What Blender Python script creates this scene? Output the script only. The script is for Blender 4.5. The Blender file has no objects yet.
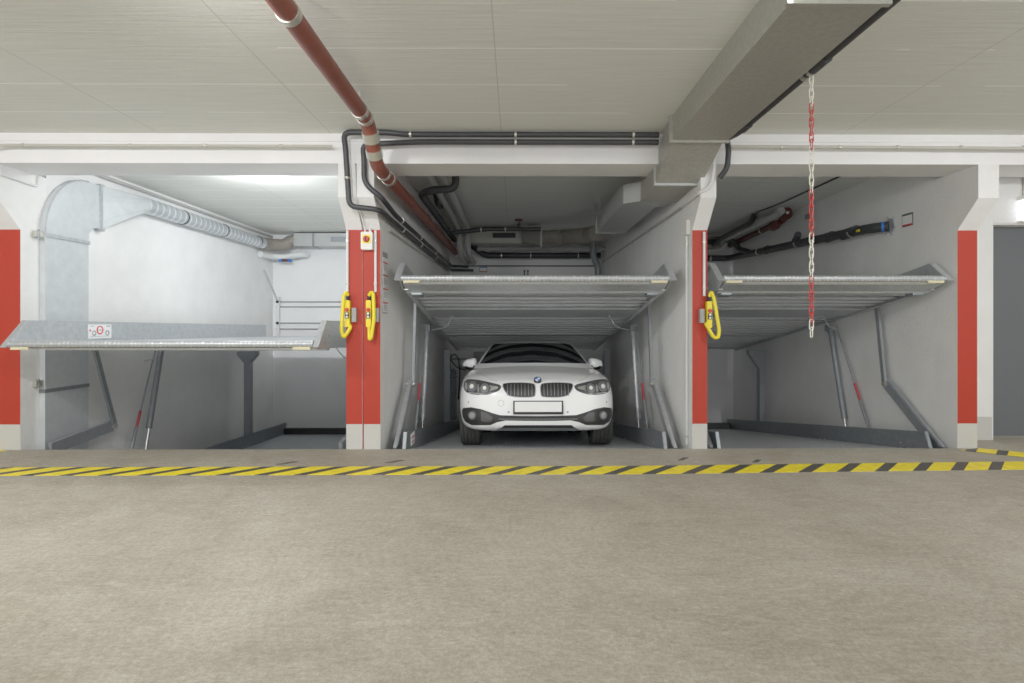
import bpy, bmesh, math, random
from mathutils import Vector, Matrix
from mathutils.bvhtree import BVHTree
random.seed(7)
scene = bpy.context.scene
COL = scene.collection
PI = math.pi

# ------------------------------------------------------------------ materials
def _new(name):
    m = bpy.data.materials.new(name); m.use_nodes = True
    nt = m.node_tree; b = nt.nodes['Principled BSDF']
    return m, nt, b
def s2l(c):
    f = lambda v: v/12.92 if v <= .04045 else ((v+.055)/1.055)**2.4
    return (f(c[0]/255), f(c[1]/255), f(c[2]/255), 1)
def mat(name, rgb, rough=.5, metal=0., var=0., vscale=8., bump=0., bscale=60., coat=0., stretch=None, emit=0., spec=None):
    m, nt, b = _new(name); N = nt.nodes; L = nt.links
    c = s2l(rgb)
    b.inputs['Base Color'].default_value = c
    b.inputs['Roughness'].default_value = rough
    b.inputs['Metallic'].default_value = metal
    if coat: b.inputs['Coat Weight'].default_value = coat; b.inputs['Coat Roughness'].default_value = .05
    if spec is not None: b.inputs['Specular IOR Level'].default_value = spec
    if emit:
        b.inputs['Emission Color'].default_value = c; b.inputs['Emission Strength'].default_value = emit
    tc = N.new('ShaderNodeTexCoord'); mp = N.new('ShaderNodeMapping')
    L.new(tc.outputs['Object'], mp.inputs['Vector'])
    if stretch: mp.inputs['Scale'].default_value = stretch
    if var:
        no = N.new('ShaderNodeTexNoise'); no.inputs['Scale'].default_value = vscale; no.inputs['Detail'].default_value = 6
        no.inputs['Roughness'].default_value = .6
        L.new(mp.outputs['Vector'], no.inputs['Vector'])
        rp = N.new('ShaderNodeValToRGB')
        rp.color_ramp.elements[0].position = .3; rp.color_ramp.elements[1].position = .7
        rp.color_ramp.elements[0].color = tuple(max(0, x*(1-var)) for x in c[:3])+(1,)
        rp.color_ramp.elements[1].color = tuple(min(1, x*(1+var)) for x in c[:3])+(1,)
        L.new(no.outputs['Fac'], rp.inputs['Fac']); L.new(rp.outputs['Color'], b.inputs['Base Color'])
    if bump:
        n2 = N.new('ShaderNodeTexNoise'); n2.inputs['Scale'].default_value = bscale; n2.inputs['Detail'].default_value = 5
        L.new(mp.outputs['Vector'], n2.inputs['Vector'])
        bp = N.new('ShaderNodeBump'); bp.inputs['Strength'].default_value = bump; bp.inputs['Distance'].default_value = .01
        L.new(n2.outputs['Fac'], bp.inputs['Height']); L.new(bp.outputs['Normal'], b.inputs['Normal'])
    return m

M = {}
M['wall'] = mat('wall_plaster', (232,232,231), .85, var=.05, vscale=2.5, bump=.5, bscale=32)
M['back'] = mat('back_plaster', (230,231,231), .85, var=.04, vscale=1.5, bump=.15, bscale=30)
M['beam'] = mat('beam_paint', (236,235,236), .7, var=.03, vscale=3, bump=.12, bscale=30)
M['pit'] = mat('pit_concrete', (120,122,122), .8, var=.12, vscale=4, bump=.2)
M['galv'] = mat('galvanised_steel', (188,192,196), .38, .55, var=.13, vscale=22, bump=.06, bscale=40)
M['galv_light'] = mat('galvanised_sheet', (205,210,214), .45, .4, var=.07, vscale=9, bump=.04, bscale=20)
M['galv_dark'] = mat('weathered_galvanised_steel', (128,134,139), .42, .45, var=.15, vscale=16, bump=.06, bscale=40)
M['duct'] = mat('duct_sheet', (168,166,158), .5, .35, var=.12, vscale=30, bump=.05, bscale=60)
M['duct_side'] = mat('duct_sheet_smooth', (178,180,178), .5, .35, var=.06, vscale=8, bump=.03, bscale=30)
M['duct_dark'] = mat('old_duct_sheet', (118,116,110), .6, .2, var=.2, vscale=40, bump=.1, bscale=70)
M['flex'] = mat('flexible_duct_skin', (140,134,125), .6, .2, var=.15, vscale=20)
M['under'] = mat('deck_underside_painted_shade', (44,46,48), .6, .2, var=.1)  # near-black colour paints the shade between the ribs
M['rib'] = mat('rib_steel_lit_tone', (222,224,226), .4, .25, var=.06, vscale=12)  # lighter than the deck steel, the lit look of the ribs is in the colour
M['steel'] = mat('steel_grey_paint', (140,145,150), .45, .3, var=.08, vscale=12)
M['chrome'] = mat('bright_chrome', (225,226,228), .15, 1.)
M['clamp'] = mat('clamp_zinc', (205,203,192), .3, .8)
M['brown'] = mat('brown_pipe_paint', (122,60,46), .45, 0, var=.16, vscale=9, bump=.05, bscale=20)
M['brown_dk'] = mat('brown_pipe_coupling', (120,62,50), .5, 0, var=.12, vscale=9)
M['black'] = mat('black_pipe_rubber', (48,49,53), .5, 0, var=.1, vscale=20, bump=.05, bscale=30)
M['blackp'] = mat('black_plastic', (26,26,28), .45)
M['gloss'] = mat('gloss_black', (10,10,12), .12, coat=.4)
M['grey_pipe'] = mat('grey_pipe_jacket', (172,172,170), .55, var=.05, vscale=10)
M['white_pipe'] = mat('white_conduit', (222,224,224), .5)
M['cream_pipe'] = mat('painted_conduit', (186,183,174), .6)
M['yellow'] = mat('yellow_plastic', (238,216,30), .4)
M['red'] = mat('red_plastic', (205,45,40), .4)
M['pink'] = mat('faded_red_sleeve', (186,62,72), .5)
M['dkred'] = mat('dark_red_pipe_paint', (84,36,33), .5, var=.1, vscale=10)
M['whitep'] = mat('white_plastic', (232,232,226), .45)
M['paper'] = mat('white_sign_face', (236,237,238), .5)
M['greyp'] = mat('grey_plastic', (150,150,150), .5)
M['tan'] = mat('beige_sticker', (205,196,160), .5)
M['blue'] = mat('blue_enamel', (40,110,200), .3)
M['green'] = mat('green_sign_band', (40,90,60), .5)
M['door'] = mat('dark_grey_door_paint', (92,95,100), .5, var=.03, vscale=2)
M['car'] = mat('white_car_paint', (244,245,247), .32, coat=.6)
M['tyre'] = mat('tyre_rubber', (44,43,42), .8, bump=.3, bscale=90)
M['rim'] = mat('wheel_alloy', (150,152,155), .3, .8)
M['lampdark'] = mat('headlamp_inner', (82,82,84), .25, .4)
M['reflector'] = mat('headlamp_reflector', (215,217,220), .15, .9)
M['lamp_lit'] = mat('lamp_diffuser', (240,244,255), .4, emit=2.6)
M['chain_red'] = mat('red_chain_plastic', (196,48,44), .45)
M['chain_white'] = mat('white_chain_plastic', (232,230,215), .45)
M['skid'] = mat('skid_grey', (120,122,126), .4, .5)
M['arrow'] = mat('dark_floor_plate', (84,82,76), .6)

def mat_glass():
    m, nt, b = _new('tinted_windscreen_glass')
    b.inputs['Base Color'].default_value = (.012,.013,.015,1); b.inputs['Roughness'].default_value = .04
    b.inputs['Specular IOR Level'].default_value = .6
    return m
M['glass'] = mat_glass()

def mat_banded():      # painted column: grey base, red band, white above (a real paint boundary by height)
    m, nt, b = _new('column_banded_paint'); N = nt.nodes; L = nt.links
    g = N.new('ShaderNodeNewGeometry'); sp = N.new('ShaderNodeSeparateXYZ'); L.new(g.outputs['Position'], sp.inputs[0])
    mr = N.new('ShaderNodeMapRange'); mr.inputs['From Min'].default_value = 0; mr.inputs['From Max'].default_value = 4
    L.new(sp.outputs['Z'], mr.inputs['Value'])
    rp = N.new('ShaderNodeValToRGB'); cr = rp.color_ramp; cr.interpolation = 'CONSTANT'
    cr.elements[0].position = 0; cr.elements[0].color = s2l((196,194,188))
    cr.elements[1].position = .235/4; cr.elements[1].color = s2l((172,36,8))
    e = cr.elements.new(2.19/4); e.color = s2l((226,226,224))
    L.new(mr.outputs[0], rp.inputs['Fac'])
    no = N.new('ShaderNodeTexNoise'); no.inputs['Scale'].default_value = 3; L.new(g.outputs['Position'], no.inputs['Vector'])
    mx = N.new('ShaderNodeMix'); mx.data_type = 'RGBA'; mx.blend_type = 'MULTIPLY'; mx.inputs['Factor'].default_value = .25
    L.new(rp.outputs['Color'], mx.inputs['A']); L.new(no.outputs['Color'], mx.inputs['B'])
    hs = N.new('ShaderNodeHueSaturation'); hs.inputs['Value'].default_value = 1.12; L.new(rp.outputs['Color'], hs.inputs['Color'])
    L.new(rp.outputs['Color'], b.inputs['Base Color'])
    n2 = N.new('ShaderNodeTexNoise'); n2.inputs['Scale'].default_value = 50; L.new(g.outputs['Position'], n2.inputs['Vector'])
    bp = N.new('ShaderNodeBump'); bp.inputs['Strength'].default_value = .2; bp.inputs['Distance'].default_value = .01
    L.new(n2.outputs['Fac'], bp.inputs['Height']); L.new(bp.outputs['Normal'], b.inputs['Normal'])
    b.inputs['Roughness'].default_value = .6
    return m
M['banded'] = mat_banded()

def mat_floor():
    m, nt, b = _new('brushed_concrete_floor'); N = nt.nodes; L = nt.links
    g = N.new('ShaderNodeNewGeometry')
    def noise(scale, det=6, rough=.6, vec=None, dist=0):
        n = N.new('ShaderNodeTexNoise'); n.inputs['Scale'].default_value = scale; n.inputs['Detail'].default_value = det
        n.inputs['Roughness'].default_value = rough; n.inputs['Distortion'].default_value = dist
        L.new(vec or g.outputs['Position'], n.inputs['Vector']); return n
    big = noise(.9, 4, .6, dist=.6); mid = noise(4.5, 5, .65, dist=1.2); fine = noise(48, 4, .8); sp = noise(130, 3, .7)
    mp = N.new('ShaderNodeMapping'); mp.inputs['Scale'].default_value = (1.2, 9, 1); L.new(g.outputs['Position'], mp.inputs['Vector'])
    st = noise(3.5, 5, .7, mp.outputs['Vector'], 1.5)
    r1 = N.new('ShaderNodeValToRGB')
    r1.color_ramp.elements[0].position = .40; r1.color_ramp.elements[1].position = .62
    r1.color_ramp.elements[0].color = s2l((138,130,114)); r1.color_ramp.elements[1].color = s2l((176,170,157))
    def mixv(a, bb, f):
        x = N.new('ShaderNodeMix'); x.data_type = 'FLOAT'; x.inputs['Factor'].default_value = f
        L.new(a, x.inputs['A']); L.new(bb, x.inputs['B']); return x.outputs['Result']
    wv = N.new('ShaderNodeTexWave'); wv.wave_type = 'RINGS'; wv.rings_direction = 'Z'; wv.inputs['Scale'].default_value = 5.5
    wv.inputs['Distortion'].default_value = 9; wv.inputs['Detail'].default_value = 3; wv.inputs['Detail Scale'].default_value = .7
    mpw = N.new('ShaderNodeMapping'); mpw.inputs['Location'].default_value = (-1.2, 2.2, 0); L.new(g.outputs['Position'], mpw.inputs['Vector'])
    L.new(mpw.outputs['Vector'], wv.inputs['Vector'])
    v = mixv(mixv(big.outputs['Fac'], mid.outputs['Fac'], .4), st.outputs['Fac'], .3)
    mpb = N.new('ShaderNodeMapping'); mpb.inputs['Scale'].default_value = (2.2, 7, 1); mpb.inputs['Rotation'].default_value = (0, 0, .9); L.new(g.outputs['Position'], mpb.inputs['Vector'])
    sb = noise(2.6, 6, .75, mpb.outputs['Vector'], 2.2)
    v = mixv(v, sb.outputs['Fac'], .3)
    v = mixv(v, wv.outputs['Fac'], .02)
    L.new(v, r1.inputs['Fac'])
    r2 = N.new('ShaderNodeValToRGB'); r2.color_ramp.elements[0].position = .36; r2.color_ramp.elements[1].position = .66
    r2.color_ramp.elements[0].color = (.60,.59,.57,1); r2.color_ramp.elements[1].color = (1.38,1.38,1.37,1)
    L.new(mixv(fine.outputs['Fac'], sp.outputs['Fac'], .4), r2.inputs['Fac'])
    mx = N.new('ShaderNodeMix'); mx.data_type = 'RGBA'; mx.blend_type = 'MULTIPLY'; mx.inputs['Factor'].default_value = .85
    L.new(r1.outputs['Color'], mx.inputs['A']); L.new(r2.outputs['Color'], mx.inputs['B'])
    L.new(mx.outputs['Result'], b.inputs['Base Color'])
    b.inputs['Roughness'].default_value = .6
    bp = N.new('ShaderNodeBump'); bp.inputs['Strength'].default_value = .45; bp.inputs['Distance'].default_value = .006
    L.new(fine.outputs['Fac'], bp.inputs['Height']); L.new(bp.outputs['Normal'], b.inputs['Normal'])
    return m
M['floor'] = mat_floor()

def mat_ceiling():
    m, nt, b = _new('board_marked_painted_ceiling'); N = nt.nodes; L = nt.links
    g = N.new('ShaderNodeNewGeometry'); sp = N.new('ShaderNodeSeparateXYZ'); L.new(g.outputs['Position'], sp.inputs[0])
    def math_(op, a, bv=None, c=None):
        n = N.new('ShaderNodeMath'); n.operation = op
        for i, x in enumerate((a, bv, c)):
            if x is None: continue
            if isinstance(x, (int, float)): n.inputs[i].default_value = x
            else: L.new(x, n.inputs[i])
        return n.outputs[0]
    mp = N.new('ShaderNodeMapping'); mp.inputs['Scale'].default_value = (1.1, 26, 1); L.new(g.outputs['Position'], mp.inputs['Vector'])
    st = N.new('ShaderNodeTexNoise'); st.inputs['Scale'].default_value = 1.6; st.inputs['Detail'].default_value = 7; st.inputs['Roughness'].default_value = .7
    L.new(mp.outputs['Vector'], st.inputs['Vector'])
    bl = N.new('ShaderNodeTexNoise'); bl.inputs['Scale'].default_value = 1.3; L.new(g.outputs['Position'], bl.inputs['Vector'])
    # board joints every 0.55 m
    fr = math_('FRACT', math_('DIVIDE', math_('ADD', sp.outputs['Y'], 31.593), .55))
    line = math_('LESS_THAN', fr, .026)
    line = math_('MULTIPLY', line, math_('GREATER_THAN', bl.outputs['Fac'], .45))
    fx = math_('FRACT', math_('DIVIDE', math_('ADD', sp.outputs['X'], 19.58), 1.62))
    linex = math_('LESS_THAN', fx, .005)
    rp = N.new('ShaderNodeValToRGB'); rp.color_ramp.elements[0].position = .3; rp.color_ramp.elements[1].position = .72
    rp.color_ramp.elements[0].color = s2l((217,218,211)); rp.color_ramp.elements[1].color = s2l((231,232,226))
    L.new(st.outputs['Fac'], rp.inputs['Fac'])
    mx = N.new('ShaderNodeMix'); mx.data_type = 'RGBA'; L.new(line, mx.inputs['Factor'])
    L.new(rp.outputs['Color'], mx.inputs['A']); mx.inputs['B'].default_value = s2l((253,253,250))
    mx2 = N.new('ShaderNodeMix'); mx2.data_type = 'RGBA'; L.new(linex, mx2.inputs['Factor'])
    L.new(mx.outputs['Result'], mx2.inputs['A']); mx2.inputs['B'].default_value = s2l((196,194,186))
    L.new(mx2.outputs['Result'], b.inputs['Base Color'])
    b.inputs['Roughness'].default_value = .8
    bp = N.new('ShaderNodeBump'); bp.inputs['Strength'].default_value = .35; bp.inputs['Distance'].default_value = .012
    h = math_('ADD', st.outputs['Fac'], math_('MULTIPLY', line, .6))
    L.new(h, bp.inputs['Height']); L.new(bp.outputs['Normal'], b.inputs['Normal'])
    return m
M['ceiling'] = mat_ceiling()

def mat_tape():
    m, nt, b = _new('yellow_black_hazard_paint'); N = nt.nodes; L = nt.links
    g = N.new('ShaderNodeNewGeometry'); sp = N.new('ShaderNodeSeparateXYZ'); L.new(g.outputs['Position'], sp.inputs[0])
    def math_(op, a, bv):
        n = N.new('ShaderNodeMath'); n.operation = op
        for i, x in enumerate((a, bv)):
            if isinstance(x, (int, float)): n.inputs[i].default_value = x
            else: L.new(x, n.inputs[i])
        return n.outputs[0]
    v = math_('FRACT', math_('DIVIDE', math_('ADD', math_('SUBTRACT', sp.outputs['X'], sp.outputs['Y']), 30.02), .32), 0)
    blk = math_('LESS_THAN', v, .36)
    no = N.new('ShaderNodeTexNoise'); no.inputs['Scale'].default_value = 14; no.inputs['Detail'].default_value = 6; L.new(g.outputs['Position'], no.inputs['Vector'])
    rp = N.new('ShaderNodeValToRGB'); rp.color_ramp.elements[0].position = .3; rp.color_ramp.elements[1].position = .65
    rp.color_ramp.elements[0].color = s2l((222,198,34)); rp.color_ramp.elements[1].color = s2l((246,224,28))
    L.new(no.outputs['Fac'], rp.inputs['Fac'])
    mx = N.new('ShaderNodeMix'); mx.data_type = 'RGBA'; L.new(blk, mx.inputs['Factor'])
    L.new(rp.outputs['Color'], mx.inputs['A']); mx.inputs['B'].default_value = s2l((66,64,60))
    L.new(mx.outputs['Result'], b.inputs['Base Color']); b.inputs['Roughness'].default_value = .55
    return m
M['tape'] = mat_tape()

def mat_tread():
    m, nt, b = _new('tread_plate_steel'); N = nt.nodes; L = nt.links
    b.inputs['Metallic'].default_value = .5; b.inputs['Roughness'].default_value = .35
    tc = N.new('ShaderNodeTexCoord'); vo = N.new('ShaderNodeTexVoronoi'); vo.inputs['Scale'].default_value = 26; vo.inputs['Randomness'].default_value = .25
    L.new(tc.outputs['Object'], vo.inputs['Vector'])
    rp = N.new('ShaderNodeValToRGB'); rp.color_ramp.elements[0].position = .15; rp.color_ramp.elements[1].position = .5
    rp.color_ramp.elements[0].color = s2l((236,238,240)); rp.color_ramp.elements[1].color = s2l((176,180,184))
    L.new(vo.outputs['Distance'], rp.inputs['Fac']); L.new(rp.outputs['Color'], b.inputs['Base Color'])
    bp = N.new('ShaderNodeBump'); bp.inputs['Strength'].default_value = .6; bp.inputs['Distance'].default_value = .01; bp.invert = True
    L.new(vo.outputs['Distance'], bp.inputs['Height']); L.new(bp.outputs['Normal'], b.inputs['Normal'])
    return m
M['tread'] = mat_tread()

def mat_spiral():
    m, nt, b = _new('spiral_seam_sheet'); N = nt.nodes; L = nt.links
    b.inputs['Metallic'].default_value = .6; b.inputs['Roughness'].default_value = .4; b.inputs['Base Color'].default_value = s2l((200,205,209))
    g = N.new('ShaderNodeNewGeometry'); wv = N.new('ShaderNodeTexWave'); wv.bands_direction = 'Y'; wv.inputs['Scale'].default_value = 2.6
    mp = N.new('ShaderNodeMapping'); mp.inputs['Rotation'].default_value = (0, 0, .25)
    L.new(g.outputs['Position'], mp.inputs['Vector']); L.new(mp.outputs['Vector'], wv.inputs['Vector'])
    rp = N.new('ShaderNodeValToRGB'); rp.color_ramp.elements[0].position = .82; rp.color_ramp.elements[1].position = .97
    rp.color_ramp.elements[0].color = s2l((196,201,206)); rp.color_ramp.elements[1].color = s2l((240,243,246))
    L.new(wv.outputs['Color'], rp.inputs['Fac']); L.new(rp.outputs['Color'], b.inputs['Base Color'])
    bp = N.new('ShaderNodeBump'); bp.inputs['Strength'].default_value = .5; bp.inputs['Distance'].default_value = .01
    L.new(rp.outputs['Color'], bp.inputs['Height']); L.new(bp.outputs['Normal'], b.inputs['Normal'])
    return m
M['spiral'] = mat_spiral()

# ------------------------------------------------------------------ mesh helpers
class MB:
    """collects shapes; build() links them as ONE mesh object"""
    def __init__(s): s.v = []; s.f = []; s.m = []
    def add(s, verts, faces, mi=0):
        b = len(s.v); s.v += [Vector(p) for p in verts]
        for f in faces: s.f.append([b+i for i in f]); s.m.append(mi)
        return s
    def box(s, a, b, mi=0):
        x0, y0, z0 = a; x1, y1, z1 = b
        V = [(x0,y0,z0),(x1,y0,z0),(x1,y1,z0),(x0,y1,z0),(x0,y0,z1),(x1,y0,z1),(x1,y1,z1),(x0,y1,z1)]
        F = [(0,3,2,1),(4,5,6,7),(0,1,5,4),(1,2,6,5),(2,3,7,6),(3,0,4,7)]
        return s.add(V, F, mi)
    def cbox(s, c, d, mi=0):
        return s.box([c[i]-d[i]/2 for i in range(3)], [c[i]+d[i]/2 for i in range(3)], mi)
    def rbox(s, a, b, r, mi=0):          # box with rounded vertical-ish edges in the X-Z view
        x0, y0, z0 = a; x1, y1, z1 = b
        P = []
        for cx, cz, a0 in ((x1-r, z1-r, 0), (x0+r, z1-r, 90), (x0+r, z0+r, 180), (x1-r, z0+r, 270)):
            for k in range(4):
                t = math.radians(a0+30*k); P.append((cx+r*math.cos(t), cz+r*math.sin(t)))
        return s.prism_y(P, y0, y1, mi)
    def prism_x(s, poly, x0, x1, mi=0):  # poly of (y,z)
        n = len(poly)
        V = [(x0, y, z) for y, z in poly]+[(x1, y, z) for y, z in poly]
        F = [tuple(range(n-1, -1, -1)), tuple(range(n, 2*n))]+[(i, (i+1) % n, n+(i+1) % n, n+i) for i in range(n)]
        return s.add(V, F, mi)
    def prism_y(s, poly, y0, y1, mi=0):  # poly of (x,z)
        n = len(poly)
        V = [(x, y0, z) for x, z in poly]+[(x, y1, z) for x, z in poly]
        F = [tuple(range(n)), tuple(range(2*n-1, n-1, -1))]+[(i, n+i, n+(i+1) % n, (i+1) % n) for i in range(n)]
        return s.add(V, F, mi)
    def prism_z(s, poly, z0, z1, mi=0):
        n = len(poly)
        V = [(x, y, z0) for x, y in poly]+[(x, y, z1) for x, y in poly]
        F = [tuple(range(n-1, -1, -1)), tuple(range(n, 2*n))]+[(i, (i+1) % n, n+(i+1) % n, n+i) for i in range(n)]
        return s.add(V, F, mi)
    def bar(s, p, q, w, h, up=(0,0,1), mi=0):   # box beam between two points, w across, h in the 'up' sense
        p, q = Vector(p), Vector(q); d = (q-p).normalized(); u = Vector(up)
        sd = d.cross(u)
        if sd.length < 1e-4: sd = d.cross(Vector((0,1,0)))
        sd.normalize(); u = sd.cross(d).normalized()
        V = []
        for e in (p, q):
            for a, b in ((-1,-1),(1,-1),(1,1),(-1,1)): V.append(e+sd*(a*w/2)+u*(b*h/2))
        return s.add(V, [(0,1,2,3),(7,6,5,4),(0,4,5,1),(1,5,6,2),(2,6,7,3),(3,7,4,0)], mi)
    def tube(s, pts, r, seg=14, closed=False, mi=0, cap=True):
        P = [Vector(p) for p in pts]; n = len(P)
        rr = r if isinstance(r, (list, tuple)) else [r]*n
        T = []
        for i in range(n):
            if closed: t = P[(i+1) % n]-P[i-1]
            else: t = P[min(i+1, n-1)]-P[max(i-1, 0)]
            T.append(t.normalized())
        a = Vector((0,0,1)) if abs(T[0].z) < .9 else Vector((1,0,0))
        nrm = (a-T[0]*a.dot(T[0])).normalized(); V = []
        for i in range(n):
            nrm = (nrm-T[i]*nrm.dot(T[i])).normalized(); bn = T[i].cross(nrm)
            for k in range(seg):
                th = 2*PI*k/seg; V.append(P[i]+(nrm*math.cos(th)+bn*math.sin(th))*rr[i])
        F = []
        for i in range(n if closed else n-1):
            j = (i+1) % n
            for k in range(seg): F.append((i*seg+k, i*seg+(k+1) % seg, j*seg+(k+1) % seg, j*seg+k))
        if not closed and cap:
            F.append(tuple(range(seg-1, -1, -1))); F.append(tuple((n-1)*seg+k for k in range(seg)))
        return s.add(V, F, mi)
    def lathe(s, prof, c, axis='Z', seg=24, mi=0):   # prof of (radius, along)
        V = []; c = Vector(c)
        for r, h in prof:
            for k in range(seg):
                t = 2*PI*k/seg; a, b = r*math.cos(t), r*math.sin(t)
                V.append(c+Vector({'Z': (a,b,h), 'Y': (a,h,b), 'X': (h,a,b)}[axis]))
        F = []
        for i in range(len(prof)-1):
            for k in range(seg): F.append((i*seg+k, i*seg+(k+1) % seg, (i+1)*seg+(k+1) % seg, (i+1)*seg+k))
        F.append(tuple(range(seg-1, -1, -1))); F.append(tuple((len(prof)-1)*seg+k for k in range(seg)))
        return s.add(V, F, mi)
    def ring(s, c, d, R, w, t=.006, seg=24, mi=0):   # band clamp around a pipe: centre, direction, pipe radius, width
        c = Vector(c); d = Vector(d).normalized()
        return s.tube([c-d*w/2, c-d*w/2+d*.0005, c+d*w/2-d*.0005, c+d*w/2], [R*.7, R+t, R+t, R*.7], seg, mi=mi, cap=False)
    def grid_faces(s, rows, mi=0, closed=False):
        n = len(rows[0]); V = [p for r in rows for p in r]; F = []
        for i in range(len(rows)-1):
            for k in range(n if closed else n-1): F.append((i*n+k, i*n+(k+1) % n, (i+1)*n+(k+1) % n, (i+1)*n+k))
        return s.add(V, F, mi)

def fillet(pts, R, k=5):
    P = [Vector(p) for p in pts]; out = [P[0]]
    for i in range(1, len(P)-1):
        a, b, c = P[i-1], P[i], P[i+1]
        u, w = (a-b), (c-b); r = min(R, u.length*.48, w.length*.48)
        p0, p1 = b+u.normalized()*r, b+w.normalized()*r
        for j in range(k+1):
            t = j/k; out.append(p0*(1-t)**2+b*2*t*(1-t)+p1*t*t)
    out.append(P[-1]); return out

ORG = {}
def link(name, mesh_or_none):
    o = bpy.data.objects.new(name, mesh_or_none); COL.objects.link(o); return o
def props(o, label=None, cat=None, group=None, kind=None):
    if label: o['label'] = label
    if cat: o['category'] = cat
    if group: o['group'] = group
    if kind: o['kind'] = kind
    return o
def thing(name, label, cat, loc=(0,0,0), group=None, rotx=0, local=False):
    o = link(name, None); o.location = loc; o.rotation_euler = (rotx, 0, 0); o.empty_display_size = .1
    ORG[o.name] = Vector((0,0,0)) if local else Vector(loc)
    return props(o, label, cat, group)
def build(mb, name, mats, parent=None, smooth=True, angle=38, label=None, bevel=0, center=True, fixn=True):
    if not isinstance(mats, (list, tuple)): mats = [mats]
    off = Vector((0,0,0))
    if parent is not None: off = ORG.get(parent.name, Vector((0,0,0)))
    elif center:
        xs = [v.x for v in mb.v]; ys = [v.y for v in mb.v]; zs = [v.z for v in mb.v]
        off = Vector(((min(xs)+max(xs))/2, (min(ys)+max(ys))/2, min(zs)))
    me = bpy.data.meshes.new(name)
    me.from_pydata([tuple(v-off) for v in mb.v], [], mb.f)
    for mt in mats: me.materials.append(mt)
    for p, mi in zip(me.polygons, mb.m): p.material_index = mi
    bm = bmesh.new(); bm.from_mesh(me)
    if fixn: bmesh.ops.recalc_face_normals(bm, faces=bm.faces)
    if bevel:
        es = [e for e in bm.edges if len(e.link_faces) == 2 and e.calc_face_angle(0) > .6]
        bmesh.ops.bevel(bm, geom=es, offset=bevel, segments=2, affect='EDGES', profile=.5)
    th = math.radians(angle)
    for f in bm.faces: f.smooth = smooth
    for e in bm.edges:
        if len(e.link_faces) == 2 and e.calc_face_angle(0) > th: e.smooth = False
    bm.to_mesh(me); bm.free()
    o = link(name, me)
    if parent is not None:
        o.parent = parent; ORG[o.name] = off
    else:
        o.location = off; ORG[o.name] = off
    if label: o['label'] = label
    return o
def single(mb, name, mats, label, cat, group=None, **k):
    return props(build(mb, name, mats, **k), label, cat, group)
def struct(mb, name, mats, **k):
    return props(build(mb, name, mats, **k), kind='structure')

# ------------------------------------------------------------------ setting
HC = 3.06            # ceiling height
YB = 5.70            # back wall of the bays
CAMY, CAMZ = -5.5, 1.25
struct(MB().prism_z([(-9.5,-7.6),(9.5,-7.6),(9.5,1.6),(4.60,1.6),(4.60,0),(-5.0,0),(-5.0,1.6),(-9.5,1.6)], -.2, 0), 'floor', M['floor'], smooth=False)
struct(MB().box((-9.5,-7.6,HC),(9.5,5.9,HC+.15)), 'ceiling', M['ceiling'], smooth=False)
struct(MB().box((-5.2,-.25,-1.3),(4.7,0,-.2)).box((-5.2,-.25,-1.3),(4.7,5.9,-1.15)), 'floor_pit', M['pit'], smooth=False)
struct(MB().box((-5.2,YB,-1.15),(4.7,YB+.2,HC)), 'wall_back', M['back'], smooth=False)
def bay_wall(name, x0, x1): struct(MB().box((x0,.3,-1.15),(x1,YB,HC)), name, M['wall'], smooth=False)
bay_wall('wall_left', -5.14, -4.925); bay_wall('wall_partition_left', -1.69, -1.35)
bay_wall('wall_partition_right', 1.77, 1.92); bay_wall('wall_right', 4.44, 4.64)
# hall end pieces either side of the bays
struct(MB().box((-9.5,.35,0),(-5.14,.5,HC)), 'wall_hall_left', M['wall'], smooth=False)
struct(MB().box((4.64,.40,0),(5.15,.55,HC)).box((5.15,.40,2.34),(6.3,.55,HC)).box((6.3,.40,0),(9.5,.55,HC)), 'wall_hall_right', M['wall'], smooth=False)
struct(MB().box((4.64,.385,0),(5.125,.40,.25)), 'baseboard_right', mat('grey_base_paint',(196,194,188),.6), smooth=False)
struct(MB().box((-9.5,-7.6,0),(-9.4,.4,HC)), 'wall_far_left', M['wall'], smooth=False)
struct(MB().box((9.4,-7.6,0),(9.5,.5,HC)), 'wall_far_right', M['wall'], smooth=False)
# columns with the beam corbel
def column(name, x0, x1, groove=None):
    mb = MB()
    poly = [(0,-1.15),(0,2.19),(-.25,2.46),(-.25,2.78),(.30,2.78),(.30,-1.15)]
    n = len(poly)
    V = [(x0,y,z) for y,z in poly]+[(x1,y,z) for y,z in poly]
    F = [tuple(range(n-1,-1,-1)), tuple(range(n,2*n))]+[(i,(i+1)%n,n+(i+1)%n,n+i) for i in range(n)]
    mb.add(V, F[:2], 1); mb.add(V, F[2:3], 0); mb.add(V, F[3:], 1)
    o = struct(mb, name, [M['banded'], M['wall']], smooth=False)
    return o
column('column_left', -5.14, -4.925)
column('column_middle_left', -1.69, -1.53); column('column_middle_right', -1.515, -1.35)
struct(MB().box((-1.53,.012,0.0),(-1.515,.2,2.2)), 'trim_1', mat('column_joint_red',(150,40,28),.7), smooth=False)
column('column_partition', 1.77, 1.92); column('column_right', 4.44, 4.64)
bm_ = MB().box((-9.4,-.25,2.78),(9.4,.19,HC-.0))
struct(bm_, 'ceiling_beam', M['beam'], smooth=False)
struct(MB().box((-9.4,-.262,HC-.075),(9.4,-.25,HC)), 'trim_2', M['beam'], smooth=False)   # shallow cover strip along the beam head
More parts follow.
